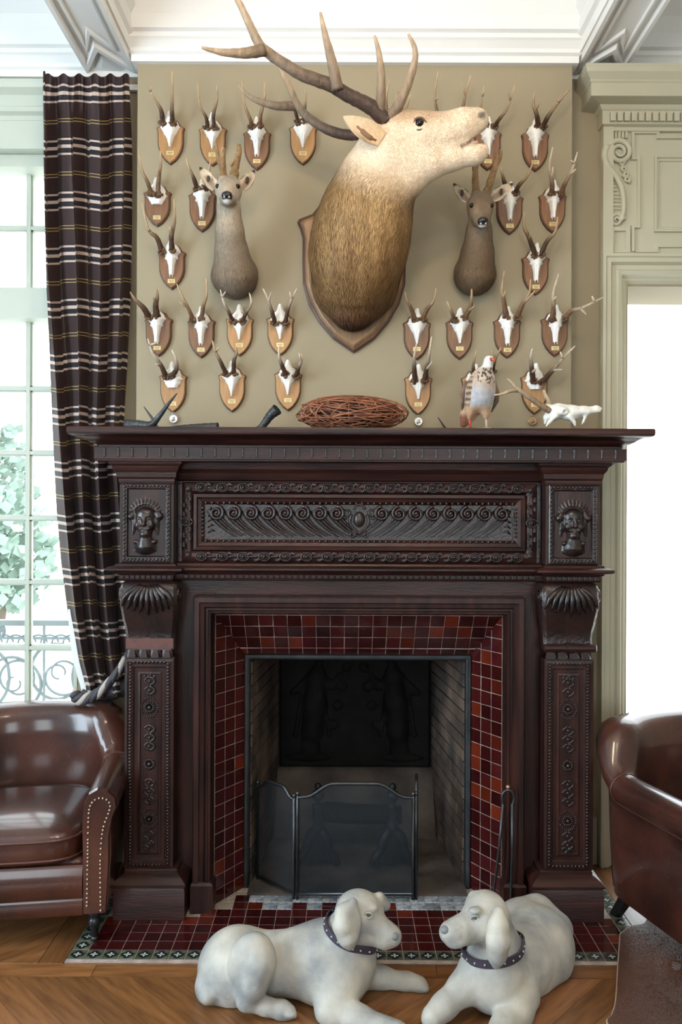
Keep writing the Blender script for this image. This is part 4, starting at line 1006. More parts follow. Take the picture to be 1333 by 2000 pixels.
roe(4, 977, 935, o_, 'mid', [(945,735),(925,660),(895,570),(870,520)], [(1008,735),(1025,650),(1050,580),(1082,518)], 'roe skull on light oak left of the big stag shield', tl=((905,595),(921,543)), tr=((1045,580),(1034,538)), r=.0072, tipc=TIPW)
roe(5, 165, 918, w_, 'mid', [(155,680),(130,610),(105,560),(97,515)], [(200,680),(232,610),(265,570),(280,495)], 'roe skull right of the big stag shield in the fourth row', tl=((122,600),(131,573)), r=.0072, base=MIDB)
roe(5, 418, 915, w_, 'mid', [(392,685),(370,630),(343,570)], [(448,670),(485,600),(490,540),(490,480)], 'roe skull with uneven antlers below the right deer head', tr=((480,612),(507,598)), r=.0078, base=MIDB)
roe(5, 700, 908, w_, 'long', [(697,665),(680,570),(670,500),(683,390)], [(760,670),(790,590),(832,520),(840,440)], 'roe skull, second from right in fourth row, forked right antler', tl=((677,545),(692,510)), tr=((800,590),(866,508)), r=.0088, base=MIDB)
roe(5, 982, 898, w_, 'long', [(968,680),(975,600),(975,520),(1005,410)], [(1045,670),(1085,625),(1150,608),(1272,545)], 'roe skull at the right end of fourth row, antler sticking out sideways', tl=((979,565),(991,540)), tr=[((1140,612),(1167,650)), ((1215,580),(1203,540))], r=.0088, base=MIDB, tipc=TIPW)
roe(4, 312, 1290, o_, 'cut', [(268,1070),(240,1000),(185,920),(155,830)], [(298,1065),(332,1020),(327,950),(303,898)], 'roe skull with crooked antlers at the left end of bottom row', tl=[((226,990),(203,990)), ((178,870),(212,855))], r=.0090, tipc=TIPW)
roe(4, 678, 1285, o_, 'mid', [(642,1050),(610,980),(575,910),(555,840)], [(688,1050),(690,970),(705,920),(700,870)], 'roe skull on light oak, second from left in bottom row', tl=((580,908),(596,884)), r=.0078)
roe(4, 1025, 1278, o_, 'mid', [(1012,1055),(985,990),(970,940),(968,870)], [(1078,1060),(1090,1010),(1110,960),(1108,925)], 'roe skull on light oak behind the twig nest, bottom row', tr=((1098,965),(1093,918)), r=.0082, tipc=TIPW)
roe(5, 173, 1245, o_, 'mid', [(155,1040),(150,960),(150,900),(165,820)], [(212,1040),(225,960),(240,880),(253,780)], 'roe skull on light oak right of the twig nest with upright antlers', tr=((228,965),(257,928)), r=.0085, tipc=TIPW)
roe(5, 510, 1245, o_, 'mid', [(508,1000),(500,950),(520,860)], [(612,985),(630,910),(665,845)], 'roe skull hidden behind the stuffed partridge', tr=((626,915),(608,858)), r=.0072)
roe(5, 862, 1240, o_, 'cut', [(855,1045),(845,960),(840,900),(850,850)], [(908,1050),(960,990),(1030,910),(1103,835)], 'roe skull at the right end of bottom row, swept antler, behind the loose skull', tl=((849,985),(870,970)), tr=[((980,980),(1026,975)), ((1032,905),(1014,868))], r=.0095, tipc=TIPW)
# medals hanging under three shields
for px, py, lab, c in ((339, 818, 'small silver medal under the bottom left trophy shield', (.62,.58,.55)), (818, 823, 'small silver medal hanging right of the twig nest', (.60,.57,.53)), (1041, 822, 'small bronze medal hanging under the bottom right shield', (.42,.27,.15))):
    p = P(px, py, YB-.012); t = thing('medal', p, lab, 'medal', 'round medals hanging below the shields')
    mm = mat('medal_metal', c, .35, metal=.5, var=.1, nscale=60)
    L = [[(p.x+r_*math.cos(2*PI*i/24), YB-.008-d, p.z+r_*math.sin(2*PI*i/24)) for i in range(24)] for r_, d in ((.0175, 0), (.018, .002), (.018, .005), (.0165, .0062), (.0155, .0050))]
    obj('disc', MB().loops(L, True, True, True), mm, t)
    obj('relief', MB().tube([(p.x-.006, YB-.0135, p.z-.009), (p.x, YB-.015, p.z-.001), (p.x+.004, YB-.0135, p.z+.008)], [.004, .005, .003], 6).tube([(p.x-.006, YB-.013, p.z+.004), (p.x+.007, YB-.013, p.z-.006)], [.002, .003], 5), mm, t, True)
    obj('ring', MB().tube([(p.x+.005*math.cos(a), YB-.011, p.z+.022+.005*math.sin(a)) for a in [2*PI*i/12 for i in range(13)]], .0011, 5), mm, t, True)

# ---------------------------------------------------------------- fur strands
def fur(name, V, Fc, n, flow, length, colf, parent, width=.0011, lift=.28, keep=None, seed=1):
    r = np.random.default_rng(seed)
    A, B2, C, D = (V[Fc[:, i]] for i in range(4)); nr = np.cross(C-A, D-B2); ar = np.linalg.norm(nr, axis=1); nr /= ar[:, None]+1e-12
    fi = r.choice(len(Fc), n, p=ar/ar.sum()); u, v = r.random((n, 1)), r.random((n, 1))
    p = (A[fi]*(1-u)+B2[fi]*u)*(1-v)+(D[fi]*(1-u)+C[fi]*u)*v; nn = nr[fi]
    if keep is not None:
        k = keep(p, nn); p, nn = p[k], nn[k]; n = len(p)
    d = flow(p)+r.normal(0, .16, (n, 3)); d -= nn*(d*nn).sum(1)[:, None]; d /= np.linalg.norm(d, axis=1)[:, None]+1e-9
    Ln = length(p)[:, None]*r.uniform(.6, 1.2, (n, 1)); s = np.cross(d, nn); s /= np.linalg.norm(s, axis=1)[:, None]+1e-9
    base = p-nn*.001; mid_ = p+d*Ln*.5+nn*Ln*lift*.55; tip_ = p+d*Ln+nn*Ln*lift*.5
    w2 = width*r.uniform(.7, 1.3, (n, 1)); VV = np.stack([base-s*w2, base+s*w2, mid_-s*w2*.7, mid_+s*w2*.7, tip_], 1).reshape(-1, 3)
    i0 = np.arange(n)*5
    me = bpy.data.meshes.new(name)
    cl = colf(p)*(1+r.uniform(-.50, .38, (n, 1))*np.clip((Ln-.004)/.014, .22, 1)); cl5 = np.repeat(np.clip(cl, 0, 1), 5, 0)
    loops = np.stack([i0, i0+1, i0+3, i0, i0+3, i0+2, i0+2, i0+3, i0+4], 1).ravel()
    me.vertices.add(n*5); me.vertices.foreach_set('co', VV.astype(np.float32).ravel()); me.loops.add(len(loops)); me.loops.foreach_set('vertex_index', loops.astype(np.int32))
    me.polygons.add(n*3); me.polygons.foreach_set('loop_start', np.arange(0, n*9, 3, dtype=np.int32)); me.update(calc_edges=True); me.validate()
    ca_ = me.color_attributes.new('Col', 'FLOAT_COLOR', 'POINT'); arr = np.ones((n*5, 4), np.float32); arr[:, :3] = cl5; ca_.data.foreach_set('color', arr.ravel())
    me.materials.append(M['strand'])
    return put('fur', me, parent, kind='stuff')
def lerpc(a, b2, w): return np.array(a)[None, :]*(1-w[:, None])+np.array(b2)[None, :]*w[:, None]
def gau(Qp, c, s): return np.exp(-(((Qp-np.array(c))/np.array(s))**2).sum(1))
def pix(V):    # world points -> photo pixels (for placing coat markings on the body, done once on the model)
    c, s = math.cos(ROLL), math.sin(ROLL); x, z = V[:, 0]/V[:, 1], (V[:, 2]-CAM_H)/V[:, 1]
    return 666.5+F_PX*(x*c-z*s), 1000-F_PX*(x*s+z*c)
def leaf_ear(m, root, tip, side, depth, w, cup=.35, n=10):
    """cupped ear: root->tip axis, side vector, depth direction of the hollow"""
    root, tip, side, depth = (Vector(v_) for v_ in (root, tip, side, depth)); L = []
    for i in range(n+1):
        t = i/n; c = root.lerp(tip, t)-depth*(.0*t); ww = w*(math.sin(PI*min(1, .16+.84*t)**.85)**.75 if t < 1 else .02)
        if i == n: ww = w*.04
        L.append([c+side*(ww*math.sin(a))+depth*(ww*cup*2*(1-math.cos(a))-ww*cup) for a in [(-1.25+2.5*j/8) for j in range(9)]])
    L2 = [[p-depth*.004 for p in row] for row in L]
    o = len(m.v); m.loops(L, False); m.loops(L2, False)
    m.loops([[r_[0] for r_ in L], [r_[0] for r_ in L2]], False); m.loops([[r_[-1] for r_ in L], [r_[-1] for r_ in L2]], False)
    return m

# ---------------------------------------------------------------- the big red deer stag
sp = P(692, 534, YB-.01)
st = thing('stag_head_mount', (sp.x, YB, sp.z), 'large bellowing red deer stag head and neck mounted on an oak shield', 'mounted head')
M['oakbig'] = mat('golden_oak_board', (.33,.185,.085), .42, nscale=5, col2=(.215,.112,.05), stretch=(8,8,1.0), bump=.06, bscale=30)
stop, sbot = P(692, 372, YB-.01).z, P(692, 689, YB-.01).z
put('shield', shield_mesh((P(804, 500, YB-.01).x-P(582, 500, YB-.01).x)/2, stop-sbot, M['oakbig'], .035), st, (sp.x, YB, (stop+sbot)/2))
B = Blob()
B.ell(P(694, 560, 3.23), (.165, .09, .135), k=.05)
B.chain([(P(694, 548, 3.20), .150), (P(698, 500, 3.14), .176), (P(708, 450, 3.07), .172), (P(722, 400, 3.00), .150), (P(741, 348, 2.93), .128), (P(760, 305, 2.88), .108)], .05)
B.ell(P(690, 612, 3.215), (.075, .07, .062), k=.04)
B.chain([(P(752, 285, 2.88), .088), (P(778, 266, 2.86), .084), (P(826, 268, 2.85), .080), (P(868, 262, 2.84), .066), (P(905, 247, 2.83), .056), (P(928, 240, 2.83), .047)], .03)
B.ell(P(806, 300, 2.86), (.075, .065, .085), k=.04)
B.chain([(P(790, 322, 2.865), .070), (P(840, 318, 2.85), .054), (P(885, 308, 2.84), .040), (P(928, 300, 2.83), .034), (P(938, 296, 2.83), .030)], .03)
B.chain([(P(770, 360, 2.90), .080), (P(800, 352, 2.875), .058)], .04)
B.ell(P(936, 232, 2.83), (.026, .036, .028), k=.02)
B.ell(P(818, 236, 2.825), (.030, .03, .018), k=.02)
B.ell(P(760, 240, 2.85), (.035, .05, .022), k=.02)
B.chain([(P(903, 286, 2.83), .006), (P(928, 275, 2.83), .016), (P(970, 260, 2.83), .034)], .006, True)
for yy_ in (2.78, 2.80, 2.86, 2.88): B.chain([(P(903, 286, yy_), .005), (P(928, 275, yy_), .014), (P(970, 260, yy_), .032)], .006, True)
B.cone(P(965, 262, 2.70), .010, P(965, 262, 2.95), .010, .01, True)
def stag_col(V):
    x, y = pix(V)
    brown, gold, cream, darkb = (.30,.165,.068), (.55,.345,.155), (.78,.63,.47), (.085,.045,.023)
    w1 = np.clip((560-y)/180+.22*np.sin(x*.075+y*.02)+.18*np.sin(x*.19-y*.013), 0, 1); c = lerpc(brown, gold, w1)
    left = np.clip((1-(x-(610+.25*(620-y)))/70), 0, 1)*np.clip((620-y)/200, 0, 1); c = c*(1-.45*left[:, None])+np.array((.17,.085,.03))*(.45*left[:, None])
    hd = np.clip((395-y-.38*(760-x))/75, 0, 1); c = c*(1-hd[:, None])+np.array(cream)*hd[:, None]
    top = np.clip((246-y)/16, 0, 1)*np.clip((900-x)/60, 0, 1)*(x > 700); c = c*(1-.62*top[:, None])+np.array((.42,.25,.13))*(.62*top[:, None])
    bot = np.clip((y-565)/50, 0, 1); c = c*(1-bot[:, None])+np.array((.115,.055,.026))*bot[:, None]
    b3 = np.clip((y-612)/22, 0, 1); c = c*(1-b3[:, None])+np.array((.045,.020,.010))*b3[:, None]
    nose = np.clip(1-np.hypot((x-942)/10, (y-225)/10), 0, 1)*1.6; nose = np.clip(nose, 0, .85); c = c*(1-nose[:, None])+np.array((.10,.09,.09))*nose[:, None]
    mo = np.clip(1.25-np.abs(y-(284-(x-905)*.5))/5.5, 0, 1)*(x > 900); c = c*(1-.9*mo[:, None])+np.array((.10,.045,.03))*(.9*mo[:, None])
    ey = np.clip(1.4-np.hypot((x-823)/20, (y-242)/9), 0, .8); c = c*(1-.35*ey[:, None])+np.array((.30,.19,.12))*(.35*ey[:, None])
    return c
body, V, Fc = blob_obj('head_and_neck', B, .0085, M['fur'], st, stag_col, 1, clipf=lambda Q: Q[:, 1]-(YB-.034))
def stag_flow(p):
    x, y = pix(p); hd = np.clip((400-y-.38*(760-x))/80, 0, 1)[:, None]
    return np.array((-.10, .25, -1.0))*(1-hd)+np.array((-1.0, .2, -.35))*hd
def stag_len(p):
    x, y = pix(p); hd = np.clip((420-y-.38*(760-x))/90, 0, 1); return .034*(1-hd)+.0065*hd
def stag_keep(p, nn):
    x, y = pix(p); near_eye = np.hypot((x-820)/16, (y-242)/12) < 1; mouth = (x > 900) & (np.abs(y-(284-(x-905)*.5)) < 9); return ~(near_eye | mouth) & (p[:, 1] < YB-.045)
fur('fur', V, Fc, 60000, stag_flow, stag_len, stag_col, st, .0013, .30, stag_keep)
ep = P(820, 241, 2.772); obj('eye', MB().sphere(ep, .0165, 14, 10), M['eye'], st, True)
em = MB(); em.tube(catmull([P(806, 246, 2.772), P(812, 233, 2.766), P(824, 231, 2.766), P(833, 240, 2.768), P(846, 251, 2.772)], 4), [.002]*4+[.0045]*9+[.003]*3+[.001], 6)
em.tube(catmull([P(807, 247, 2.772), P(817, 254, 2.767), P(829, 251, 2.768), P(844, 251, 2.772)], 4), [.002]*4+[.0035]*8+[.001], 6)
obj('eyelid', em, mat('dark_eyelid', (.10,.06,.045), .6), st, True)
em = MB(); leaf_ear(em, P(746, 272, 2.765), P(671, 227, 2.735), (.53, 0, .85), (.1, -.97, .1), .040, .20)
ecol = []
for v_ in em.v:
    x, y = pix(np.array([v_])); w2 = float(np.clip((x[0]-672)/60, 0, 1)); ecol.append((.70-.12*w2, .55-.14*w2, .40-.15*w2))
obj('ear', em, M['fur'], st, True, ecol)
em = MB(); leaf_ear(em, P(748, 262, 2.93), P(700, 232, 3.0), (.53, 0, .85), (.2, .95, .1), .034, .22); obj('ear', em, M['fur'], st, True, [(.40,.27,.16)]*len(em.v))
obj('ear_hollow_shade', MB().tube(catmull([P(735, 274, 2.735), P(722, 268, 2.722), P(708, 256, 2.720), P(697, 246, 2.724)], 4), [.004]*3+[.0085]*6+[.004]*3+[.001], 8), mat('brown_hollow_shade', (.22,.12,.06), .9), st, True)  # solid brown slit on the ear, its colour stands for the hollow's shade
obj('tongue', MB().tube(catmull([P(908, 284, 2.825), P(922, 281, 2.822), P(935, 279, 2.82)], 4), [.004]*4+[.009]*4+[.006], 8, flat=1.4), mat('pink_tongue', (.40,.24,.17), .4), st, True)
obj('nostril', MB().sphere(P(944, 222, 2.800), .0085, 8, 6, 0, (1, .6, .8)), M['noseblk'], st, True)
def SA(lst, y0, y1): return [P(x, y, y0+(y1-y0)*i/(len(lst)-1)) for i, (x, y) in enumerate(lst)]
near = [SA([(757,240),(724,209),(688,190),(643,165),(593,147),(548,120),(512,93),(496,66),(480,31),(462,-6)], 2.80, 2.66),
        SA([(757,238),(780,203),(803,148),(812,102),(798,66)], 2.80, 2.70), SA([(742,222),(745,165),(742,112),(732,69)], 2.79, 2.70),
        SA([(660,176),(650,126),(637,74),(626,24)], 2.74, 2.66), SA([(516,98),(476,104),(434,102),(394,93)], 2.69, 2.62)]
HB, HT = (.060,.036,.026), (.42,.31,.21)
m, cols = antler_mesh(near, [(.026, .010), (.021, .004), (.019, .004), (.021, .004), (.020, .004)], HB, HT, .10, 12)
na = obj('antler', m, M['antler'], st, True, cols)
far = [SA([(748,246),(706,262),(670,262),(634,250),(602,229),(580,203),(566,171),(552,142),(540,112)], 2.93, 3.02), SA([(578,207),(535,206),(490,190),(462,162)], 3.0, 2.94), SA([(752,246),(768,215),(778,180)], 2.94, 3.0), SA([(735,250),(738,215),(736,190)], 2.94, 3.0)]
m, cols = antler_mesh(far, [(.021, .008), (.018, .003), (.012, .003), (.012, .003)], HB, HT, .10, 12)
obj('antler', m, M['antler'], st, True, cols)
for q in (near[0][0], far[0][0]):
    bb = MB()
    for k in range(24): bb.sphere(q+Vector((.022*math.cos(k*.262), .02*math.sin(k*.262), random.uniform(-.008, .006))), random.uniform(.006, .009), 6, 4)
    obj('burr', bb, M['burr'], st, True)

# ---------------------------------------------------------------- two roe deer head mounts
def roe_head(name_label, neck, head, nose_off, look, antl, ears, grey, seed):
    """neck: [(px,py,Y,r)...] from chest up; head centre px; look: nose direction"""
    c0 = P(*neck[0][:3]); t = thing('deer_head_mount', (c0.x, YB, c0.z), name_label, 'mounted head', 'shoulder mounts of roe deer')
    B = Blob(); B.ell((c0.x, YB-.035, c0.z), (neck[0][3], .07, neck[0][3]*1.02), k=.03)
    B.chain([(P(a, b2, c), r_) for a, b2, c, r_ in neck], .03)
    H = P(*head); lk = Vector(look).normalized(); sd = Vector((1, 0, 0)); up = sd.cross(lk) if sd.cross(lk).z > 0 else -sd.cross(lk)
    def h(s_, u_, f_): return H+sd*s_+up*u_+lk*f_
    B.ell(H, (.050, .050, .048), k=.02); B.ell(h(0, .012, .012), (.042, .04, .036), k=.02)
    B.chain([(h(0, -.002, .02), .042), (h(0, -.010, .055), .032), (h(0, -.014, .085), .026), (h(0, -.015, .108), .0225)], .02)
    B.ell(h(0, -.030, .06), (.022, .04, .016), k=.02)
    for e in (-1, 1): B.ell(h(e*.034, .012, .026), (.012, .014, .011), k=.012); B.ell(h(e*.020, .042, -.008), (.016, .016, .014), k=.012)
    nose = h(0, -.010, .128); chin = h(0, -.032, .118)
    def colf(Vv):
        y = Vv[:, 2]; z0, z1 = P(*neck[0][:3]).z, H.z
        tt = np.clip((y-z0)/(z1-z0), 0, 1)
        if grey: c = lerpc((.27,.205,.145), (.44,.37,.285), np.clip(tt*1.3, 0, 1))
        else: c = lerpc((.185,.120,.070), (.24,.165,.10), tt)
        thr = gau(Vv, H+Vector((0, -.06, -.10)), (.05, .10, .06)); c = c*(1-.45*thr[:, None])+np.array((.62,.52,.40) if grey else (.42,.33,.24))*(.45*thr[:, None])
        side = np.clip(np.abs(Vv[:, 0]-c0.x)/.10-.4, 0, 1)*np.clip(1-tt*2, 0, 1); c = c*(1-.5*side[:, None])+np.array((.13,.075,.04))*(.5*side[:, None])
        fore = gau(Vv, h(0, .035, .02), (.03, .035, .03)); c = c*(1-.6*fore[:, None])+np.array((.15,.095,.06))*(.6*fore[:, None])
        if not grey: fc = gau(Vv, h(0, .0, .08), (.014, .05, .05)); c = c*(1-.6*fc[:, None])+np.array((.085,.05,.03))*(.6*fc[:, None])
        dn = ((Vv-np.array(nose))**2).sum(1)**.5; w2 = np.clip((.026-dn)/.006, 0, 1)[:, None]; c = c*(1-w2)+np.array((.012,.011,.012))*w2
        dn = ((Vv-np.array(chin))**2).sum(1)**.5; w2 = np.clip((.019-dn)/.005, 0, 1)[:, None]; c = c*(1-w2)+np.array((.75,.72,.68))*w2
        return c
    o, V, Fc = blob_obj('head_and_neck', B, .0052, M['fur'], t, colf, 1, clipf=lambda Q: Q[:, 1]-(YB-.002))
    def flow(p): return np.tile(np.array((0, .15, -1.)), (len(p), 1))
    def ln(p): return np.where(p[:, 2] > H.z-.05, .0045, np.where(p[:, 2] < c0.z, .022, .013))
    eyes = [h(e*.0375, .018, .040) for e in (-1, 1)]
    def keep(p, nn):
        k = p[:, 1] < YB-.008
        for e in eyes+[nose, chin]: k &= ((p-np.array(e))**2).sum(1)**.5 > (.013 if e in eyes else .026)
        return k
    fur('fur', V, Fc, 22000, flow, ln, colf, t, .0007, .22, keep, seed)
    for e in eyes: obj('eye', MB().sphere(e, .0098, 12, 8), M['eye'], t, True)
    obj('nose', MB().sphere(h(0, -.006, .121), .0195, 12, 8, 0, (1.05, .7, .72)), M['noseblk'], t, True)
    for e in (-1, 1): obj('nostril', MB().sphere(h(e*.009, -.012, .134), .0042, 8, 6), mat('painted_nose_shine', (.35,.33,.32), .3), t, True)  # pale dots, the wet nose's shine put into their colour
    obj('chin', MB().sphere(h(0, -.027, .112), .0125, 12, 8, 0, (1.15, .7, .5)), mat('white_chin_fur', (.78,.75,.71), .8), t, True)
    for (rx, ry, tx, ty, wd, e) in ears:
        R_, T_ = P(rx, ry, H.y+.005), P(tx, ty, H.y+.02); ax = (T_-R_).normalized(); side = Vector((ax.z, 0, -ax.x)); m_ = MB(); leaf_ear(m_, R_, T_, side, (0, -1, 0), wd, .30, 12)
        cl = []
        nhalf = 13*9
        for i, v_ in enumerate(m_.v):
            tt = (Vector(v_)-R_).dot(ax)/(T_-R_).length; sdist = abs((Vector(v_)-R_).dot(side))/wd
            inner = i < nhalf
            if tt > .86 or (sdist > .82 and tt > .25): cc = (.035,.022,.018)
            elif inner: cc = (.62,.50,.37) if sdist > .35 else ((.30,.22,.16) if tt < .6 else (.55,.45,.34))
            else: cc = (.20,.14,.09)
            cl.append(cc)
        obj('ear', m_, M['fur'], t, True, cl)
        obj('ear_hollow_shade', MB().sphere(R_.lerp(T_, .42)+Vector((0, -.006, 0)), .009, 8, 6, 0, (.8, .4, 1.5)), mat('dark_hollow_shade', (.06,.04,.03), .9), t, True)  # dark lump in the ear, shade of the hollow given as colour
    for paths in antl:
        pp = [[P(x, y, H.y-.01-.03*i/(len(l)-1)) for i, (x, y) in enumerate(l)] for l in paths]
        m_, cols = antler_mesh(pp, [(.0155, .0085)]+[(.0105, .0055)]*(len(pp)-1), (.26,.155,.07), (.34,.215,.11), .5, 9)
        obj('velvet_antler', m_, M['fur'], t, True, [tuple(c*f_ for c in cc) for cc in cols for f_ in [random.uniform(.6, 1.15)]])
    return t
roe_head('grey fawn roe deer head in velvet on the left, chin raised', [(457, 532, 3.225, .090), (453, 495, 3.19, .062), (449, 455, 3.14, .050), (447, 405, 3.10, .047)], (447, 372, 3.085), 0, (.075, -1, -.50),
         [[[(437,350),(435,320),(436,288)], [(432,325),(426,305),(421,278)]], [[(457,348),(461,322),(467,296),(466,281)], [(459,332),(454,322),(452,318)]]],
         [(421, 368, 390, 326, .026, -1), (473, 368, 498, 332, .026, 1)], True, 3)
roe_head('brown roe deer head in velvet on the right, facing forward', [(930, 530, 3.225, .080), (933, 496, 3.19, .060), (936, 458, 3.14, .045), (937, 425, 3.11, .042)], (938, 402, 3.095), 0, (-.02, -1, -.95),
         [[[(932,385),(929,350),(931,318)], [(930,340),(927,330),(926,325)]], [[(950,385),(958,355),(968,325),(970,296)], [(962,335),(976,310),(979,292)]]],
         [(915, 392, 886, 358, .024, -1), (962, 388, 1003, 358, .026, 1)], False, 5)
m = MB(); m.tube(catmull([P(921, 392, 3.06), P(930, 386, 3.045), P(940, 390, 3.04), P(950, 386, 3.045), P(961, 392, 3.06)], 4), .009, 8, jit=.15)
# ---------------------------------------------------------------- things on the mantel shelf
ZS = 1.804
M['horn'] = mat('black_horn', (.020,.022,.026), .30, nscale=30, col2=(.045,.05,.055), bump=.35, bscale=120)
def horn(label, pts, r0, r1, rib_to, hollow=False, n=14):
    c = catmull(pts, 10); k = len(c); rad = []
    for i in range(k):
        t = i/(k-1); r_ = r0+(r1-r0)*t
        if t < rib_to: r_ *= 1+.10*max(0, math.sin(t*95))
        rad.append(max(r_, .0012))
    t = thing('antelope_horn', (c[0].x, c[0].y, ZS), label, 'horn', 'dark horns lying on the mantel shelf')
    obj('horn_sheath', MB().tube(c, rad, n), M['horn'], t, True)
    d = (c[0]-c[1]).normalized(); L = []
    a = d.orthogonal().normalized(); b2 = d.cross(a)
    for rr, dd in ((rad[0]*1.0, 0), (rad[0]*1.02, .003), (rad[0]*.85, .004), (rad[0]*.75, -.02)): L.append([c[0]+d*dd+a*(rr*math.cos(2*PI*i/16))+b2*(rr*math.sin(2*PI*i/16)) for i in range(16)])
    obj('horn_mouth', MB().loops(L, True, False, True), mat('hollow_black', (.008,.008,.008), .8), t, True)
def S(px, py, y, zmin=None):
    v = P(px, py, y)
    if zmin is not None: v.z = ZS+zmin
    return v
horn('dark ribbed horn at the left end of the shelf, tip curving up', [S(247, 822, 3.02, .022), S(270, 822, 3.01, .022), S(295, 821, 2.99, .020), S(312, 812, 2.97), S(330, 788, 2.96), S(346, 768, 2.96)], .0215, .002, .48)
horn('dark ribbed horn lying flat beside the silver medal, thin tip rising', [S(425, 818, 3.06, .019), S(390, 821, 3.06, .018), S(350, 823, 3.07, .016), S(312, 824, 3.08, .013), S(296, 815, 3.09), S(281, 794, 3.09)], .0185, .0015, .62)
horn('curved black horn with open mouth left of the twig nest', [S(541, 800, 3.02), S(528, 812, 3.03), S(510, 824, 3.04, .018), S(490, 828, 3.06, .010), S(450, 830, 3.10, .005)], .0215, .0025, .55)
horn('black horn behind the partridge, tip to the left', [S(962, 828, 3.16, .016), S(935, 828, 3.17, .015), S(905, 828, 3.17, .013), S(880, 826, 3.16, .012), S(856, 815, 3.15)], .0175, .0018, .45)
# twig nest
M['twig'] = mat('red_brown_twig', (.36,.135,.065), .5, nscale=20, col2=(.18,.06,.032), rnd=.3)
nc = P(688, 800, 3.02); nx_, nz_ = .205, .070
nt = thing('twig_nest', (nc.x, 3.02, ZS), 'flattened nest of interwoven red brown twigs', 'nest')
rn = random.Random(4); nzc = ZS+.067
tw_meshes = []
for k in range(150):
    # arcs of great ellipses on a flattened torus-like cushion
    ax = Vector((rn.gauss(0, 1), rn.gauss(0, 1), rn.gauss(0, 1.1))).normalized(); u = ax.orthogonal().normalized(); v = ax.cross(u); ph = rn.uniform(0, 2*PI); ln = rn.uniform(1.2, 3.6); s_ = rn.uniform(.86, 1.04); pts = []
    for i in range(15):
        a = ph+ln*i/14; d = (u*math.cos(a)+v*math.sin(a))*s_*(1+.02*math.sin(3*a))
        z = nzc+d.z*nz_*.97; pts.append((nc.x+d.x*nx_, 3.02+d.y*.105, max(z, ZS+.003)))
    r_ = rn.uniform(.0016, .0034); obj('twig', MB().tube(pts, [r_*(1-.4*i/14) for i in range(15)], 5), M['twig'], nt, True)
B = Blob(); B.ell((nc.x, 3.02, nzc), (nx_*.74, .07, nz_*.62)); blob_obj('nest_core', B, .016, mat('dark_nest_core', (.035,.018,.012), .95, bump=.6, bscale=80), nt)
# partridge
bc = P(937, 764, 2.98)
bt = thing('stuffed_partridge', (bc.x, 2.98, ZS), 'stuffed grey partridge with red bill standing on a wood slab', 'bird')
def bp(px, py, dy=0): return P(px, py, 2.98+dy)
B = Blob(); B.ell(bp(938, 766), (.058, .055, .078), (0, .22, 0), .02); B.ell(bp(944, 738, -.005), (.037, .038, .040), k=.025)
B.chain([(bp(948, 731), .026), (bp(953, 715), .0165), (bp(955, 706), .0165)], .012); B.ell(bp(956, 703, -.006), (.0175, .022, .0175), k=.008)
B.chain([(bp(925, 795, .02), .035), (bp(914, 812, .03), .026), (bp(906, 828, .035), .014)], .02)
for x0, x1 in ((921, 917), (947, 949)): B.chain([(bp(x0, 796, -.01), .022), (bp(x1, 808, -.012), .012), (bp(x1+(0 if x0 < 930 else 1), 817, -.012), .008)], .012)
def bird_col(V):
    x, y = pix(V); c = np.tile(np.array((.42,.43,.46)), (len(V), 1))
    br = np.clip((766-y+.3*(x-940))/26, 0, 1)[:, None]; c = c*(1-br)+np.array((.46,.34,.25))*br
    hs = np.modf(np.abs(np.sin(np.floor(x/2.6)*12.9898+np.floor((y+x*.6)/4.2)*78.233)*43758.5))[0]; sp = (np.clip((752-y)/14, 0, 1)*np.clip((y-714)/4, 0, 1)*np.clip((x-930)/10, 0, 1)*np.clip((974-x)/8, 0, 1))[:, None]
    c = np.where((sp > .25) & (hs > .58)[:, None], (.06,.045,.04), c*(1-.6*sp)+np.array((.60,.53,.46))*.6*sp)
    th = np.clip((719-y)/3, 0, 1)[:, None]; c = c*(1-th)+np.array((.74,.73,.72))*th
    cap = np.clip((696.5-y)/3, 0, 1)[:, None]; c = c*(1-cap)+np.array((.32,.30,.29))*cap
    fl = np.clip(1.2-np.abs(x-(913+(790-y)*.12))/7, 0, 1)*((y > 735) & (y < 800)); c = np.where((fl > .4)[:, None], np.where((np.sin(y*.55) > 0)[:, None], (.14,.09,.06), (.42,.30,.21)), c)
    lo = np.clip((y-788)/10, 0, 1)[:, None]; c = c*(1-lo)+np.array((.44,.28,.17))*lo
    tl = (np.clip((y-806)/8, 0, 1)*np.clip((916-x)/5, 0, 1))[:, None]; c = c*(1-tl)+np.array((.23,.09,.05))*tl
    return np.array(c)
blob_obj('body', B, .004, M['fur'], bt, bird_col, 1)
for e, (a, b2) in enumerate((((909, 745), (906, 798)), ((968, 745), (964, 790)))):
    m = MB()
    for k in range(7):
        f = k/6; A = bp(a[0]+(3-k)*(.8 if e == 0 else -.8), a[1]+k*3, -.01+.006*k); E = bp(b2[0]+(k-3)*(1.4 if e == 0 else -1.2), b2[1]+k*2.5, .01+.004*k); Mi = A.lerp(E, .5)+Vector(((-.008 if e == 0 else .008), -.01, 0))
        m.tube([A, Mi, E], [.008, .010, .003], 6, flat=.45)
    cl = [((.17,.11,.075) if i % 18 < 12 else (.30,.22,.15)) for i in range(len(m.v))]; obj('wing', m, M['fur'], bt, True, cl)
red = mat('red_bill', (.50,.085,.035), .4)
obj('bill', MB().tube([bp(960, 702, -.026), bp(965, 702, -.036), bp(968, 706, -.040)], [.007, .005, .001], 7), red, bt, True)
obj('eye_ring', MB().sphere(bp(959, 701, -.024), .0062, 10, 6), red, bt, True); obj('eye', MB().sphere(bp(960, 700.5, -.0285), .0032, 8, 6), M['eye'], bt, True)
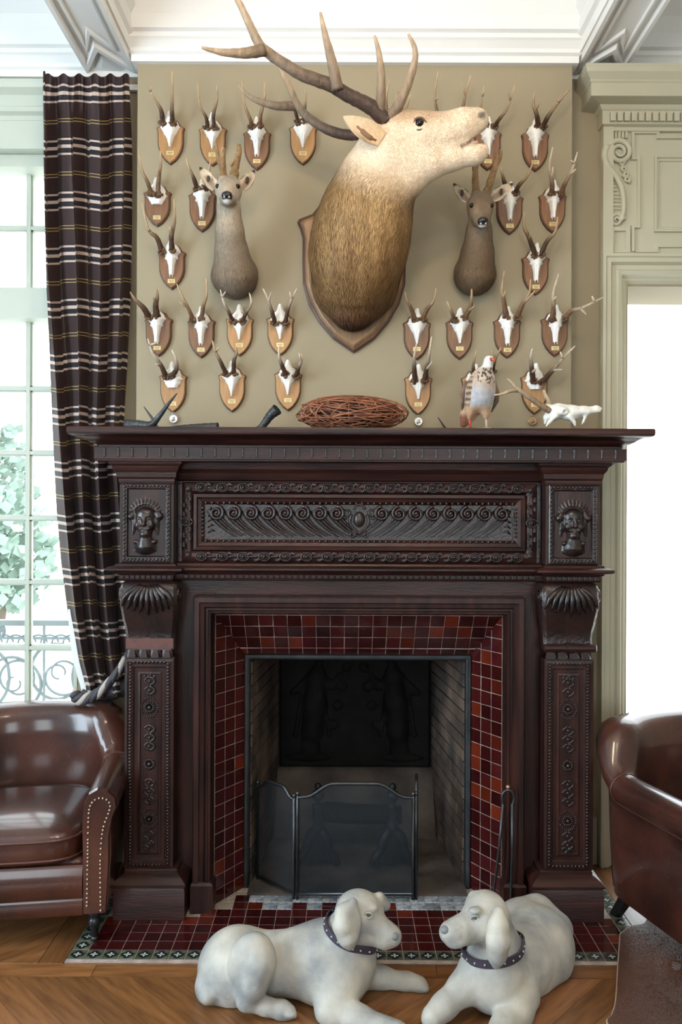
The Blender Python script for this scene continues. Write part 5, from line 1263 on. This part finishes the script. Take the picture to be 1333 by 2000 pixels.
for x0, x1, col in ((917, 920, None), (950, 951, 1)):
    m = MB(); a = bp(x0, 815, -.012); f = S(x1, 829, 2.965, .011); m.tube([a, f], [.005, .004], 6)
    for an in (-.7, 0, .7): m.tube([f, f+Vector((.022*math.sin(an), -.024*math.cos(an), -.002))], [.0035, .0015], 5)
    obj('leg', m, red if col is None else mat('pale_leg', (.55,.42,.36), .6), bt, True)
m = MB(); L = []
for d, r_ in ((0, 1), (.008, 1), (.0105, .93)): L.append([(bp(940, 830).x+.062*r_*math.cos(2*PI*i/20)*(1+.06*math.sin(3*i)), 2.985+.04*r_*math.sin(2*PI*i/20), ZS+d) for i in range(20)])
obj('wood_slab', m.loops(L, True, True, True), mat('pale_wood_slab', (.50,.30,.16), .6, var=.25, nscale=25), bt)
# loose skull with one antler at the right
lc_ = P(1110, 815, 3.03)
ls = thing('antlered_skull', (lc_.x, 3.03, ZS), 'bleached deer skull with one antler lying at the right of the shelf', 'skull')
def lp(px, py, dy=0): return P(px, py, 3.02+dy)
B = Blob(); B.ell(lp(1085, 803), (.030, .034, .024), k=.012); B.chain([(lp(1092, 802), .028), (lp(1118, 805), .025), (lp(1140, 803), .018), (lp(1166, 798), .010), (lp(1174, 798), .005)], .012); B.ell(lp(1112, 814), (.030, .018, .014), k=.012); B.ell(lp(1080, 812), (.022, .03, .022), k=.015)
B.chain([(lp(1120, 806, -.018), .010), (lp(1150, 804, -.012), .008), (lp(1172, 803, -.006), .004)], .008)
for e in (-1, 1):
    B.ell(lp(1102, 803, e*.030), (.017, .012, .015), k=.008); B.chain([(lp(1086, 812, e*.026), .010), (lp(1074, 824, e*.026), .006), (lp(1068, 832, e*.024), .004)], .008)
    B.chain([(lp(1112, 813, e*.02), .009), (lp(1122, 824, e*.018), .006), (lp(1124, 831, e*.018), .004)], .006); B.chain([(lp(1146, 808, e*.01), .007), (lp(1140, 824, e*.01), .004), (lp(1137, 829, e*.01), .002)], .006)
    B.ell(lp(1106, 805, e*.040), (.010, .010, .010), k=.004, sub=True)
B.chain([(lp(1078, 800, -.01), .018), (lp(1070, 796, -.014), .014)], .008); B.chain([(lp(1078, 806), .018), (lp(1068, 815), .010), (lp(1066, 826), .006)], .01)
blob_obj('skull', B, .003, M['bone'], ls)
q = [SA([(1074,802),(1058,792),(1035,776),(1012,760),(1000,748),(992,740)], 3.0, 2.97), SA([(1012,762),(996,764),(980,770),(962,772)], 2.985, 2.95)]
m, cols = antler_mesh(q, [(.0125, .0035), (.0085, .003)], (.26,.17,.10), (.60,.48,.34), .1, 9); obj('antler', m, M['antler'], ls, True, cols)
q = [SA([(1074,802),(1072,785),(1066,772),(1063,762)], 3.05, 3.06)]
m, cols = antler_mesh(q, [(.010, .004)], (.40,.30,.2), (.62,.50,.36), .1, 9); obj('antler', m, M['antler'], ls, True, cols)

# ---------------------------------------------------------------- curtain
def curtain_mat():
    m, N, L, b = new_mat('striped_curtain_fabric'); b.inputs['Roughness'].default_value = .62; b.inputs['Sheen Weight'].default_value = .04
    uv = N.new('ShaderNodeUVMap'); uv.uv_map = 'UVMap'; sx = N.new('ShaderNodeSeparateXYZ'); L.new(uv.outputs[0], sx.inputs[0])
    per = .2235
    def mth(op, a, b_=None):
        n = N.new('ShaderNodeMath'); n.operation = op
        if isinstance(a, (int, float)): n.inputs[0].default_value = a
        else: L.new(a, n.inputs[0])
        if b_ is not None:
            if isinstance(b_, (int, float)): n.inputs[1].default_value = b_
            else: L.new(b_, n.inputs[1])
        return n.outputs[0]
    md = mth('MODULO', sx.outputs[1], per)
    def band(c, hw): return mth('LESS_THAN', mth('ABSOLUTE', mth('SUBTRACT', md, c)), hw)
    cream = mth('MAXIMUM', mth('MAXIMUM', band(.080, .0042), band(.112, .0068)), band(.142, .0042))
    yel = mth('MAXIMUM', band(.2155, .0018), band(.0045, .0018))
    no = N.new('ShaderNodeTexNoise'); no.inputs['Scale'].default_value = 60
    def mix(f, a, b_):
        x = N.new('ShaderNodeMix'); x.data_type = 'RGBA'; L.new(f, x.inputs[0])
        for s_, v in ((6, a), (7, b_)):
            if isinstance(v, tuple): x.inputs[s_].default_value = (*v, 1)
            else: L.new(v, x.inputs[s_])
        return x.outputs[2]
    dk = band(.112, .040)
    c = mix(dk, (.032,.014,.014), (.011,.007,.011)); c = mix(cream, c, (.55,.42,.36)); c = mix(yel, c, (.36,.26,.10)); L.new(c, b.inputs['Base Color'])
    return m
ct = thing('curtain', P(168, 150, 3.33), 'dark striped curtain with braided tieback beside the window', 'curtain')
ledge = [(150, 84), (300, 82), (420, 84), (560, 88), (700, 96), (830, 103), (1000, 113), (1100, 122), (1200, 135), (1290, 152), (1345, 168), (1370, 172)]
redge = [(150, 252), (300, 255), (560, 254), (700, 248), (830, 240), (1000, 250), (1150, 258), (1290, 262), (1345, 262), (1370, 262)]
nu, nv = 150, 90; m = MB(); uvs = []; L = []
for j in range(nv+1):
    y = 150+(1362-150)*j/nv; row = []; y_row = y
    x0 = np.interp(y, [a for a, _ in ledge], [b2 for _, b2 in ledge]); x1 = np.interp(y, [a for a, _ in redge], [b2 for _, b2 in redge]); pinch = np.clip((y-1230)/130, 0, 1)
    for i in range(nu+1):
        u = i/nu; y = y_row-(7*abs(math.sin(PI*5.5*u+.6))**3+(9 if i < 4 else 0) if j < 3 else 0)*(1-j/3); tpz = np.clip((y-150)/110, 0, 1)
        ph = 2*PI*(3.6*u+.12*math.sin(5*u+y*.004)); broad = math.sin(ph+.5*math.sin(y*.0035)); fine = math.sin(2*PI*11*u+1.3)
        amp = .046*tpz*(1-.45*pinch)+.012; dy = amp*broad+.012*(1-tpz)*fine+.006*math.sin(2*PI*7.3*u+y*.006)*tpz
        xx = x0+(x1-x0)*(u+.018*math.sin(2*ph)*tpz)
        p = P(xx, y, 3.325-dy*.9); row.append(tuple(p)); uvs.append((u, P(170, y_row, 3.325).z+tpz*(.007*math.sin(ph*.5+.8)+.006*((u*5.2+.15*math.sin(y*.003)) % 1-.5))))
    L.append(row)
m.loops(L, False)
# second skin a little behind gives the cloth thickness
L2 = [[(x, y+.006, z) for x, y, z in row] for row in L]; m.loops(L2, False)
me = mk_mesh('curtain_cloth', m, curtain_mat(), True); uvl = me.uv_layers.new(name='UVMap'); uv2 = uvs+uvs
lv = np.empty(len(me.loops), np.int32); me.loops.foreach_get('vertex_index', lv); uvl.data.foreach_set('uv', np.array(uv2, np.float32)[lv].ravel())
put('curtain_cloth', me, ct)
lin = MB(); rows = []
for j in range(12):
    y = 1190+j*160/11; x0 = np.interp(y, [a for a, _ in ledge], [b2 for _, b2 in ledge]); w2 = 2+16*math.sin(PI*min(1, j/11)*.62)
    rows.append([tuple(P(x0-w2*.55, y, 3.36)), tuple(P(x0-w2*.1, y, 3.345)), tuple(P(x0+12, y, 3.35))])
lin.loops(rows, False); lin.loops([[(x, y+.004, z) for x, y, z in r_] for r_ in rows], False); obj('lining', lin, mat('white_lining', (.75,.74,.72), .8), ct, True)
M['braid1'] = mat('dark_braid_strand', (.045,.04,.048), .6); M['braid2'] = mat('cream_braid_strand', (.42,.37,.33), .6)
bpth = catmull([P(144, 1356, 3.25), P(160, 1366, 3.235), P(185, 1358, 3.225), P(212, 1335, 3.22), P(235, 1305, 3.22), P(250, 1280, 3.25)], 10)
for s_ in range(3):
    pts = []
    for i, c in enumerate(bpth):
        a = 2*PI*i/15+s_*2*PI/3; pts.append(c+Vector((.004*math.cos(a), .013*math.sin(a), .015*math.cos(a*1.0))))
    obj('tieback_strand', MB().tube(pts, .0125, 8), M['braid2'] if s_ == 0 else M['braid1'], ct, True)
obj('gathered_foot', MB().tube([P(160, 1352, 3.35), P(190, 1362, 3.35), P(225, 1352, 3.35), P(262, 1330, 3.35)], [.015, .028, .03, .03], 10), M['braid1'], ct, True)
a, b2 = P(60, 147, 3.33), P(264, 158, 3.33)
rd = thing('curtain_rail', (a.x, 3.33, a.z), 'white curtain rail end next to the chimney breast', 'curtain rail')
obj('rail', MB().box(-2.4, BX0-.004, 3.385, 3.40, P(260, 159, 3.34).z-.012, P(260, 159, 3.34).z+.012), M['white'], rd); obj('bracket', MB().box(-.875, -.865, 3.40, YW, P(260, 159, 3.34).z-.01, P(260, 159, 3.34).z+.01), M['white'], rd)

# ---------------------------------------------------------------- leather tub chairs
def leather_mat(name, c1, c2):
    m, N, L, b = new_mat(name); b.inputs['Roughness'].default_value = .45; b.inputs['Specular IOR Level'].default_value = .3; b.inputs['Coat Weight'].default_value = .9; b.inputs['Coat Roughness'].default_value = .14
    tc = N.new('ShaderNodeTexCoord'); no = N.new('ShaderNodeTexNoise'); no.inputs['Scale'].default_value = 5; no.inputs['Detail'].default_value = 6; L.new(tc.outputs['Object'], no.inputs['Vector'])
    mr = N.new('ShaderNodeMapRange'); mr.inputs[1].default_value = .35; mr.inputs[2].default_value = .65; L.new(no.outputs[0], mr.inputs[0]); mx = N.new('ShaderNodeMix'); mx.data_type = 'RGBA'
    mx.inputs[6].default_value = (*c1, 1); mx.inputs[7].default_value = (*c2, 1); L.new(mr.outputs[0], mx.inputs[0])
    # pale scuff lines
    vo = N.new('ShaderNodeTexVoronoi'); vo.feature = 'DISTANCE_TO_EDGE'; vo.inputs['Scale'].default_value = 22; n3 = N.new('ShaderNodeTexNoise'); n3.inputs['Scale'].default_value = 6; L.new(tc.outputs['Object'], n3.inputs['Vector'])
    ad = N.new('ShaderNodeMix'); ad.data_type = 'RGBA'; ad.inputs[0].default_value = .35; L.new(tc.outputs['Object'], ad.inputs[6]); L.new(n3.outputs['Color'], ad.inputs[7]); L.new(ad.outputs[2], vo.inputs['Vector'])
    lt = N.new('ShaderNodeMapRange'); lt.inputs[1].default_value = .0; lt.inputs[2].default_value = .012; lt.inputs[3].default_value = .22; lt.inputs[4].default_value = 0; L.new(vo.outputs['Distance'], lt.inputs[0])
    m2 = N.new('ShaderNodeMix'); m2.data_type = 'RGBA'; L.new(lt.outputs[0], m2.inputs[0]); L.new(mx.outputs[2], m2.inputs[6]); m2.inputs[7].default_value = (.22,.11,.07, 1); L.new(m2.outputs[2], b.inputs['Base Color'])
    n2 = N.new('ShaderNodeTexNoise'); n2.inputs['Scale'].default_value = 150; L.new(tc.outputs['Object'], n2.inputs['Vector']); bp_ = N.new('ShaderNodeBump'); bp_.inputs['Strength'].default_value = .10; bp_.inputs['Distance'].default_value = .005; L.new(n2.outputs[0], bp_.inputs['Height']); L.new(bp_.outputs[0], b.inputs['Normal'])
    return m
M['leather'] = leather_mat('brown_leather', (.070,.019,.010), (.026,.007,.005))
M['piping'] = mat('leather_piping', (.085,.030,.020), .3)
M['nail'] = mat('nailhead', (.40,.30,.22), .3, metal=.8)
M['legblk'] = mat('black_lacquered_leg', (.012,.013,.016), .25)
def tub_chair(loc, rz, label, arm_front=.545, back_h=.715):
    """chair faces -Y in its own space, origin on the floor under its centre"""
    R = Matrix.Rotation(rz, 3, 'Z'); Lc = Vector(loc)
    def T(p): return Lc+R@Vector(p)
    t = thing('leather_armchair', loc, label, 'armchair')
    hw, yf, yb = .300, -.33, .17     # centreline of the tub wall
    path = []
    for i in range(9): path.append((hw, yf+(yb-.10-yf)*i/8))
    n = 18
    for i in range(1, n): a = PI*i/n; path.append((hw*math.cos(a), yb-.10+.16*math.sin(a)))
    for i in range(9): path.append((-hw, yb-.10+(yf-yb+.10)*i/8))
    npth = len(path); L = []
    for i, (x, y) in enumerate(path):
        a = Vector(path[min(i+1, npth-1)])-Vector(path[max(i-1, 0)]); a.normalize(); nrm = Vector((a.y, -a.x))    # outward
        s_ = min(i, npth-1-i)/(npth/2); w2 = .5-.5*math.cos(PI*min(1, max(0, (s_-.44)/.24))); top = arm_front+(back_h-arm_front)*w2
        fl = .012+.035*w2; th = .050
        sec = [(-th, .14), (-th, .30), (-th-.002, top-.12), (-th+.004, top-.05), (-.034+fl*.3, top-.012), (-.008+fl*.6, top), (.022+fl, top-.004), (.050+fl, top-.026), (.058+fl, top-.058), (.046+fl*.8, top-.088), (.036+fl*.5, top-.10), (.040+fl*.3, top-.16), (.045, .32), (.036, .16), (.030, .115)]
        L.append([T((x+nrm.x*o, y+nrm.y*o, z)) for o, z in sec])
    m = MB(); m.loops(L, True, True, True); obj('tub_back_and_arms', m, M['leather'], t, True, sharp=70)
    # seams
    for i_ in (8, npth-9): obj('seam', MB().tube(catmull([L[i_][k] for k in range(1, 11)], 3), .0035, 6), M['piping'], t, True)
    for k in (10,):
        obj('seam', MB().tube([r_[k] for r_ in L], .0035, 6), M['piping'], t, True)
    for sgn, row in ((1, L[0]), (-1, L[-1])):
        # arm front facing with nailheads
        ol = [(-.048, .118), (-.050, .30), (-.050, arm_front-.11), (-.045, arm_front-.05), (-.030, arm_front-.014), (0, arm_front+.002), (.035, arm_front-.006), (.062, arm_front-.030), (.066, arm_front-.062), (.052, arm_front-.095), (.040, arm_front-.16), (.040, .30), (.030, .118)]
        fr_ = [T((sgn*(hw+o), yf-.001, z)) for o, z in ol]; f2 = [T((sgn*(hw+.004+(o-.004)*.93), yf-.020, .30+(z-.30)*.985)) for o, z in ol]
        obj('arm_front', MB().loops([fr_, f2], True, True, True), M['leather'], t, False)
        nl = [(-.032, .13), (-.030, .30), (-.028, arm_front-.11), (-.022, arm_front-.055), (.0, arm_front-.032), (.028, arm_front-.034), (.044, arm_front-.055), (.038, arm_front-.085), (.020, arm_front-.14), (.012, .30), (.014, .13)]
        cpts = catmull([Vector((sgn*(hw+o), yf-.0215, z)) for o, z in nl], 12); m = MB(); acc = 0; last = cpts[0]
        for c in cpts:
            if (c-last).length > .0118: m.sphere(T(c), .0046, 6, 4); last = c
        obj('nailheads', m, M['nail'], t, True, kind='stuff')
    # seat base and front rail
    B = Blob(); B.box((0, -.06, .205), (.262, .262, .095), .03); V, Fc = B.mesh(.012); V = (np.array(R)@V.T).T+np.array(Lc); obj('seat_base', VM(V, Fc), M['leather'], t, True)
    obj('front_rail', MB().loops([[T(p) for p in ((-.252, yf+.012, z), (.252, yf+.012, z), (.252, yf-.010-o, z), (-.252, yf-.010-o, z))] for o, z in ((0, .112), (.004, .118), (.006, .165), (.002, .172), (.012, .19), (.016, .23), (.008, .27), (0, .285))], True, True, True), M['leather'], t, True, sharp=50)
    # cushion
    L = []; n = 40
    def sq(a, hx, hy, p=5): c, s_ = math.cos(a), math.sin(a); r_ = (abs(c)**p+abs(s_)**p)**(-1/p); return (hx*r_*c, hy*r_*s_)
    prof = [(.90, .286), (.985, .292), (1.0, .305), (1.0, .365), (.99, .378), (.93, .392), (.80, .408), (.55, .422), (.25, .428)]
    for s_, z in prof: L.append([T((sq(2*PI*i/n, .246*s_, .270*s_)[0], -.075+sq(2*PI*i/n, .246*s_, .270*s_)[1], z)) for i in range(n)])
    cu = obj('seat_cushion', MB().loops(L, True, True, True), M['leather'], t, True, sharp=70)
    for z in (.306, .372): obj('piping', MB().tube([T((sq(2*PI*i/60, .249, .273)[0], -.075+sq(2*PI*i/60, .249, .273)[1], z)) for i in range(61)], .0048, 6), M['piping'], cu, True)
    for sgn in (-1, 1):
        c = T((sgn*.285, -.30, 0)); obj('leg', MB().lathe(c, [(.010, .018), (.014, .022), (.013, .05), (.018, .056), (.024, .07), (.020, .082), (.017, .086), (.026, .098), (.027, .112), (.020, .125)], 14), M['legblk'], t, True)
        obj('castor', MB().tube([c+Vector((-.010, 0, .011)), c+Vector((.010, 0, .011))], .011, 10), M['steel'], t, True)
        a = Vector((sgn*.225, .12, 0)); obj('leg', MB().loops([[T((a.x+sgn*o+dx*w2, a.y+o*1.1+dy*w2, z)) for dx, dy in ((-1,-1), (1,-1), (1,1), (-1,1))] for o, z, w2 in ((.05, 0, .016), (.028, .06, .019), (.008, .13, .024), (0, .17, .026))], True, True, True), M['legblk'], t)
    return t
tub_chair((-1.178, 3.035, 0), math.radians(8), 'brown leather tub armchair with nailhead arm left of the fireplace')
tub_chair((1.345, 2.885, 0), math.radians(17), 'brown leather tub armchair seen from its side right of the fireplace', .560, .725)

# ---------------------------------------------------------------- cowhide rug
M['hide'] = mat('brown_cowhide', (.12,.052,.032), .55, nscale=4, col2=(.065,.028,.018), sheen=.08, bump=.35, bscale=160, stretch=(1,1,1))
ro = [(1212, 1826), (1232, 1812), (1262, 1804), (1267, 1775), (1272, 1766), (1300, 1778), (1345, 1800), (1460, 1815), (1560, 1870), (1640, 2040), (1500, 2180), (1300, 2120), (1192, 2010), (1196, 1985), (1203, 1960), (1207, 1900)]
pts = catmull([Vector((P(x, y, 1.5*F_PX/(y-1000)).x, 1.5*F_PX/(y-1000), 0)) for x, y in ro]+[Vector((P(1212, 1826, 1.5*F_PX/826).x, 1.5*F_PX/826, 0))], 5)[:-1]
cx_r = sum(p.x for p in pts)/len(pts); cy_r = sum(p.y for p in pts)/len(pts)
L = [[(cx_r+(p.x-cx_r)*k, cy_r+(p.y-cy_r)*k, z) for p in pts] for k, z in ((1, .0045), (1.001, .007), (.99, .0095), (.7, .0105), (.35, .010), (.05, .0105))]
rg = obj('cowhide_rug', MB().loops(L, True, True, True), M['hide'], None, True, label='brown cowhide rug on the floor in front of the right armchair', cat='rug')
V = np.array([p for r_ in L[2:] for p in r_]); n = len(pts); Fq = np.array([[i*n+j, i*n+(j+1) % n, (i+1)*n+(j+1) % n, (i+1)*n+j] for i in range(3) for j in range(n)])
fur('fur', V, Fq, 30000, lambda p: np.tile(np.array((.5, -1., 0.)), (len(p), 1))+.4*np.stack([np.sin(p[:, 1]*9), np.cos(p[:, 0]*7), 0*p[:, 0]], 1), lambda p: np.full(len(p), .012), lambda p: lerpc((.16,.068,.040), (.075,.031,.019), np.clip(.5+.5*np.sin(p[:, 0]*11+3*np.sin(p[:, 1]*6)), 0, 1)), rg, .0008, .18)
obj('hide_edge', MB().tube([(p.x, p.y, .007) for p in pts]+[(pts[0].x, pts[0].y, .007)], .0028, 5), mat('pale_hide_edge', (.45,.33,.25), .8), rg, True)

# ---------------------------------------------------------------- stone dogs
M['dogstone'] = mat('weathered_pale_stone', (.57,.535,.46), .55, nscale=8, col2=(.235,.245,.25), bump=.3, bscale=45, detail=7)
M['collar'] = mat('dark_leather_collar', (.045,.036,.055), .5)
def W(px, py, y): return P(px, py, y)
def dog(kind):
    B = Blob()
    if kind == 1:
        lab = 'pale stone hound statue lying left, head turned to the right'; y0 = 2.49
        B.ell(W(462, 1888, 2.50), (.118, .115, .110), k=.04)
        B.chain([(W(470, 1890, 2.50), .105), (W(560, 1880, 2.50), .082), (W(630, 1876, 2.49), .108), (W(668, 1872, 2.48), .108)], .05)
        B.ell(W(655, 1910, 2.47), (.085, .09, .085), k=.05)
        B.chain([(W(672, 1850, 2.48), .085), (W(682, 1822, 2.47), .066), (W(694, 1795, 2.46), .058)], .03)
        B.ell(W(703, 1783, 2.45), (.076, .068, .068), (0, .3, 0), .02); B.chain([(W(715, 1796, 2.44), .046), (W(738, 1814, 2.425), .037), (W(758, 1826, 2.415), .034), (W(767, 1829, 2.412), .028)], .015)
        B.ell(W(768, 1826, 2.415), (.013, .016, .013), k=.01); B.ell(W(727, 1772, 2.41), (.020, .018, .010), k=.012)
        B.cone(W(748, 1836, 2.42), .020, W(730, 1830, 2.43), .026, .02)
        # near ear, far ear
        EAR = Blob(); EAR.chain([(W(690, 1763, 2.385), .014), (W(672, 1782, 2.372), .024), (W(671, 1808, 2.362), .030), (W(680, 1832, 2.36), .028), (W(684, 1846, 2.365), .014)], .012); EAR.ell(W(682, 1806, 2.372), (.036, .016, .062), (0, .12, 0), .015)
        B.ell(W(742, 1838, 2.405), (.034, .028, .018), (0, .35, 0), .012); B.ell(W(712, 1826, 2.42), (.030, .03, .022), k=.02)
        mouth = [W(718, 1836, 2.38), W(738, 1842, 2.365), W(756, 1840, 2.37), W(766, 1833, 2.39)]
        B.chain([(W(742, 1752, 2.47), .016), (W(753, 1768, 2.49), .018)], .012)
        # hind leg near
        B.ell(W(492, 1880, 2.395), (.070, .050, .092), (0, .25, 0), .010); B.chain([(W(508, 1885, 2.37), .045), (W(495, 1925, 2.36), .036), (W(482, 1952, 2.36), .030)], .025)
        B.chain([(W(482, 1955, 2.36), .028), (W(520, 1966, 2.36), .024), (W(552, 1973, 2.36), .026), (W(566, 1977, 2.355), .020)], .015)
        for k in range(3): B.ell(W(560+k*5, 1972+k*5, 2.36-.012*k), (.018, .012, .012), k=.006)
        B.ell(W(410, 1932, 2.46), (.042, .05, .042), k=.025); B.chain([(W(402, 1925, 2.44), .030), (W(405, 1948, 2.40), .022)], .02)
        # far foreleg, near foreleg
        B.chain([(W(705, 1905, 2.53), .050), (W(745, 1912, 2.53), .034), (W(795, 1922, 2.52), .031), (W(818, 1926, 2.51), .030)], .025)
        for k in range(3): B.ell(W(824+k*2, 1920+k*6, 2.53-.02*k), (.020, .013, .014), k=.006)
        B.chain([(W(660, 1930, 2.40), .070), (W(648, 1972, 2.36), .044), (W(700, 1992, 2.32), .036), (W(775, 2018, 2.26), .034)], .03)
        B.ell(W(790, 2025, 2.24), (.035, .03, .022), k=.015)
        eye = (W(722, 1786, 2.385), W(748, 1780, 2.41)); ncen = W(684, 1816, 2.462); nax = (W(694, 1795, 2.46)-W(672, 1850, 2.48)).normalized(); nr_ = .070; nose = W(770, 1829, 2.405)
    else:
        lab = 'pale stone hound statue curled at right, head turned to the left'
        B.ell(W(1052, 1845, 2.64), (.112, .12, .115), k=.04); B.chain([(W(1045, 1850, 2.62), .108), (W(1005, 1880, 2.52), .105), (W(968, 1905, 2.43), .095)], .05)
        B.ell(W(1020, 1790, 2.72), (.070, .07, .055), k=.03); B.chain([(W(1000, 1800, 2.72), .05), (W(1050, 1780, 2.76), .05), (W(1085, 1815, 2.72), .06)], .03)
        B.ell(W(962, 1915, 2.40), (.085, .08, .085), k=.04)
        B.chain([(W(968, 1880, 2.42), .082), (W(968, 1845, 2.42), .070), (W(960, 1812, 2.42), .062)], .03)
        B.ell(W(950, 1793, 2.40), (.073, .068, .068), k=.02); B.ell(W(950, 1768, 2.42), (.05, .055, .04), k=.02)
        B.chain([(W(928, 1803, 2.385), .046), (W(903, 1814, 2.365), .037), (W(884, 1821, 2.352), .033), (W(877, 1822, 2.35), .027)], .015)
        B.ell(W(874, 1812, 2.35), (.012, .016, .012), k=.01); B.cone(W(893, 1830, 2.365), .020, W(912, 1828, 2.375), .026, .02)
        B.ell(W(928, 1778, 2.345), (.020, .018, .010), k=.012)
        EAR = Blob(); EAR.chain([(W(975, 1782, 2.335), .016), (W(974, 1808, 2.318), .026), (W(974, 1840, 2.31), .032), (W(971, 1866, 2.312), .026), (W(969, 1884, 2.318), .012)], .012); EAR.ell(W(974, 1835, 2.32), (.032, .016, .072), k=.015)
        B.ell(W(895, 1838, 2.345), (.034, .028, .016), (0, -.3, 0), .012)
        mouth = [W(918, 1838, 2.31), W(900, 1845, 2.305), W(884, 1840, 2.31), W(875, 1830, 2.33)]
        B.chain([(W(926, 1752, 2.44), .018), (W(917, 1764, 2.45), .014)], .01)
        B.chain([(W(930, 1905, 2.40), .062), (W(905, 1930, 2.38), .042), (W(868, 1965, 2.34), .034), (W(846, 1985, 2.315), .032)], .025)
        for k in range(3): B.ell(W(832+k*8, 1992+k*3, 2.31-.004*k), (.014, .022, .015), k=.006)
        B.chain([(W(1015, 1945, 2.40), .062), (W(1010, 1975, 2.35), .044), (W(985, 2010, 2.28), .036), (W(960, 2040, 2.20), .034)], .03); B.ell(W(955, 2048, 2.18), (.03, .035, .022), k=.015)
        B.chain([(W(1075, 1880, 2.60), .06), (W(1050, 1915, 2.52), .04)], .03)
        eye = (W(929, 1793, 2.325), W(905, 1788, 2.40)); ncen = W(966, 1850, 2.425); nax = (W(960, 1812, 2.42)-W(968, 1880, 2.42)).normalized(); nr_ = .072; nose = W(871, 1815, 2.345)
    t = thing('stone_dog', (W(600 if kind == 1 else 1000, 1950, 2.45).x, 2.45, 0), lab, 'dog statue', 'pair of stone hounds on the hearth floor')
    o, V, Fc = blob_obj('body', B, .0060, M['dogstone'], t, None, 1, clipf=lambda Q: .001-Q[:, 2])
    Bv = V
    # snap helper: nearest body surface point towards the camera
    def surf(p, off):
        d = np.hypot(V[:, 0]/V[:, 1]-p.x/p.y, (V[:, 2]-1.5)/V[:, 1]-(p.z-1.5)/p.y); k = np.argsort(d)[:12]; kk = k[np.argmin(V[k, 1])]; return Vector(V[kk])+Vector((0, -off, 0))
    e = surf(eye[0], -.004); obj('eye', MB().sphere(e, .0078, 10, 8), mat('stone_eye', (.10,.095,.09), .4), t, True)
    m = MB(); m.tube(catmull([e+Vector((-.016, -.002, -.003)), e+Vector((-.007, -.006, .007)), e+Vector((.007, -.006, .007)), e+Vector((.016, -.002, -.003))], 4), .0035, 6)
    m.tube(catmull([e+Vector((-.016, -.003, -.002)), e+Vector((0, -.006, -.010)), e+Vector((.017, -.002, -.004))], 4), .0032, 6); obj('eyelid', m, M['dogstone'], t, True)
    Ve, Fe = EAR.mesh(.0045); obj('ear', VM(Ve, Fe), M['dogstone'], t, True)
    obj('nose', MB().sphere(surf(nose, -.008), .015, 12, 8, 0, (1, .9, .8)), mat('grey_stone_nose', (.20,.21,.22), .5), t, True)
    # collar fitted to the neck section
    nax = nax.normalized(); u = nax.orthogonal().normalized(); v = nax.cross(u); ring = []; n = 40; Q = (V-np.array(ncen)); hgt = Q@np.array(nax)
    for i in range(n):
        a = 2*PI*i/n; d = u*math.cos(a)+v*math.sin(a); proj = Q@np.array(d); lat = np.linalg.norm(Q-np.outer(hgt, np.array(nax))-np.outer(proj, np.array(d)), axis=1)
        k = (np.abs(hgt) < .012) & (lat < .014) & (proj > 0) & (proj < nr_*1.7); ring.append(float(proj[k].max()) if k.any() else nr_)
    ring = [sum(sorted(ring[(i+j) % n] for j in (-1, 0, 1))[1:2]) for i in range(n)]; ring = [min(r_, nr_*1.35) for r_ in ring]; ring = [(ring[i-1]+2*ring[i]+ring[(i+1) % n])/4 for i in range(n)]
    L = []
    for hh, o2 in ((-.0125, .001), (-.0115, .005), (.0115, .005), (.0125, .001)): L.append([ncen+nax*hh+(u*math.cos(2*PI*i/n)+v*math.sin(2*PI*i/n))*(ring[i]+o2) for i in range(n)])
    cl = obj('collar', MB().loops(L, True), M['collar'], t, True, sharp=50)
    m = MB()
    for i in range(0, n, 2): m.sphere(ncen+(u*math.cos(2*PI*i/n)+v*math.sin(2*PI*i/n))*(ring[i]+.0055), .0032, 6, 4)
    obj('studs', m, mat('collar_stud', (.6,.6,.6), .3, metal=.6), cl, True, kind='stuff')
dog(1); dog(2)
for o in bpy.data.objects:
    if '_w' in o: del o['_w']
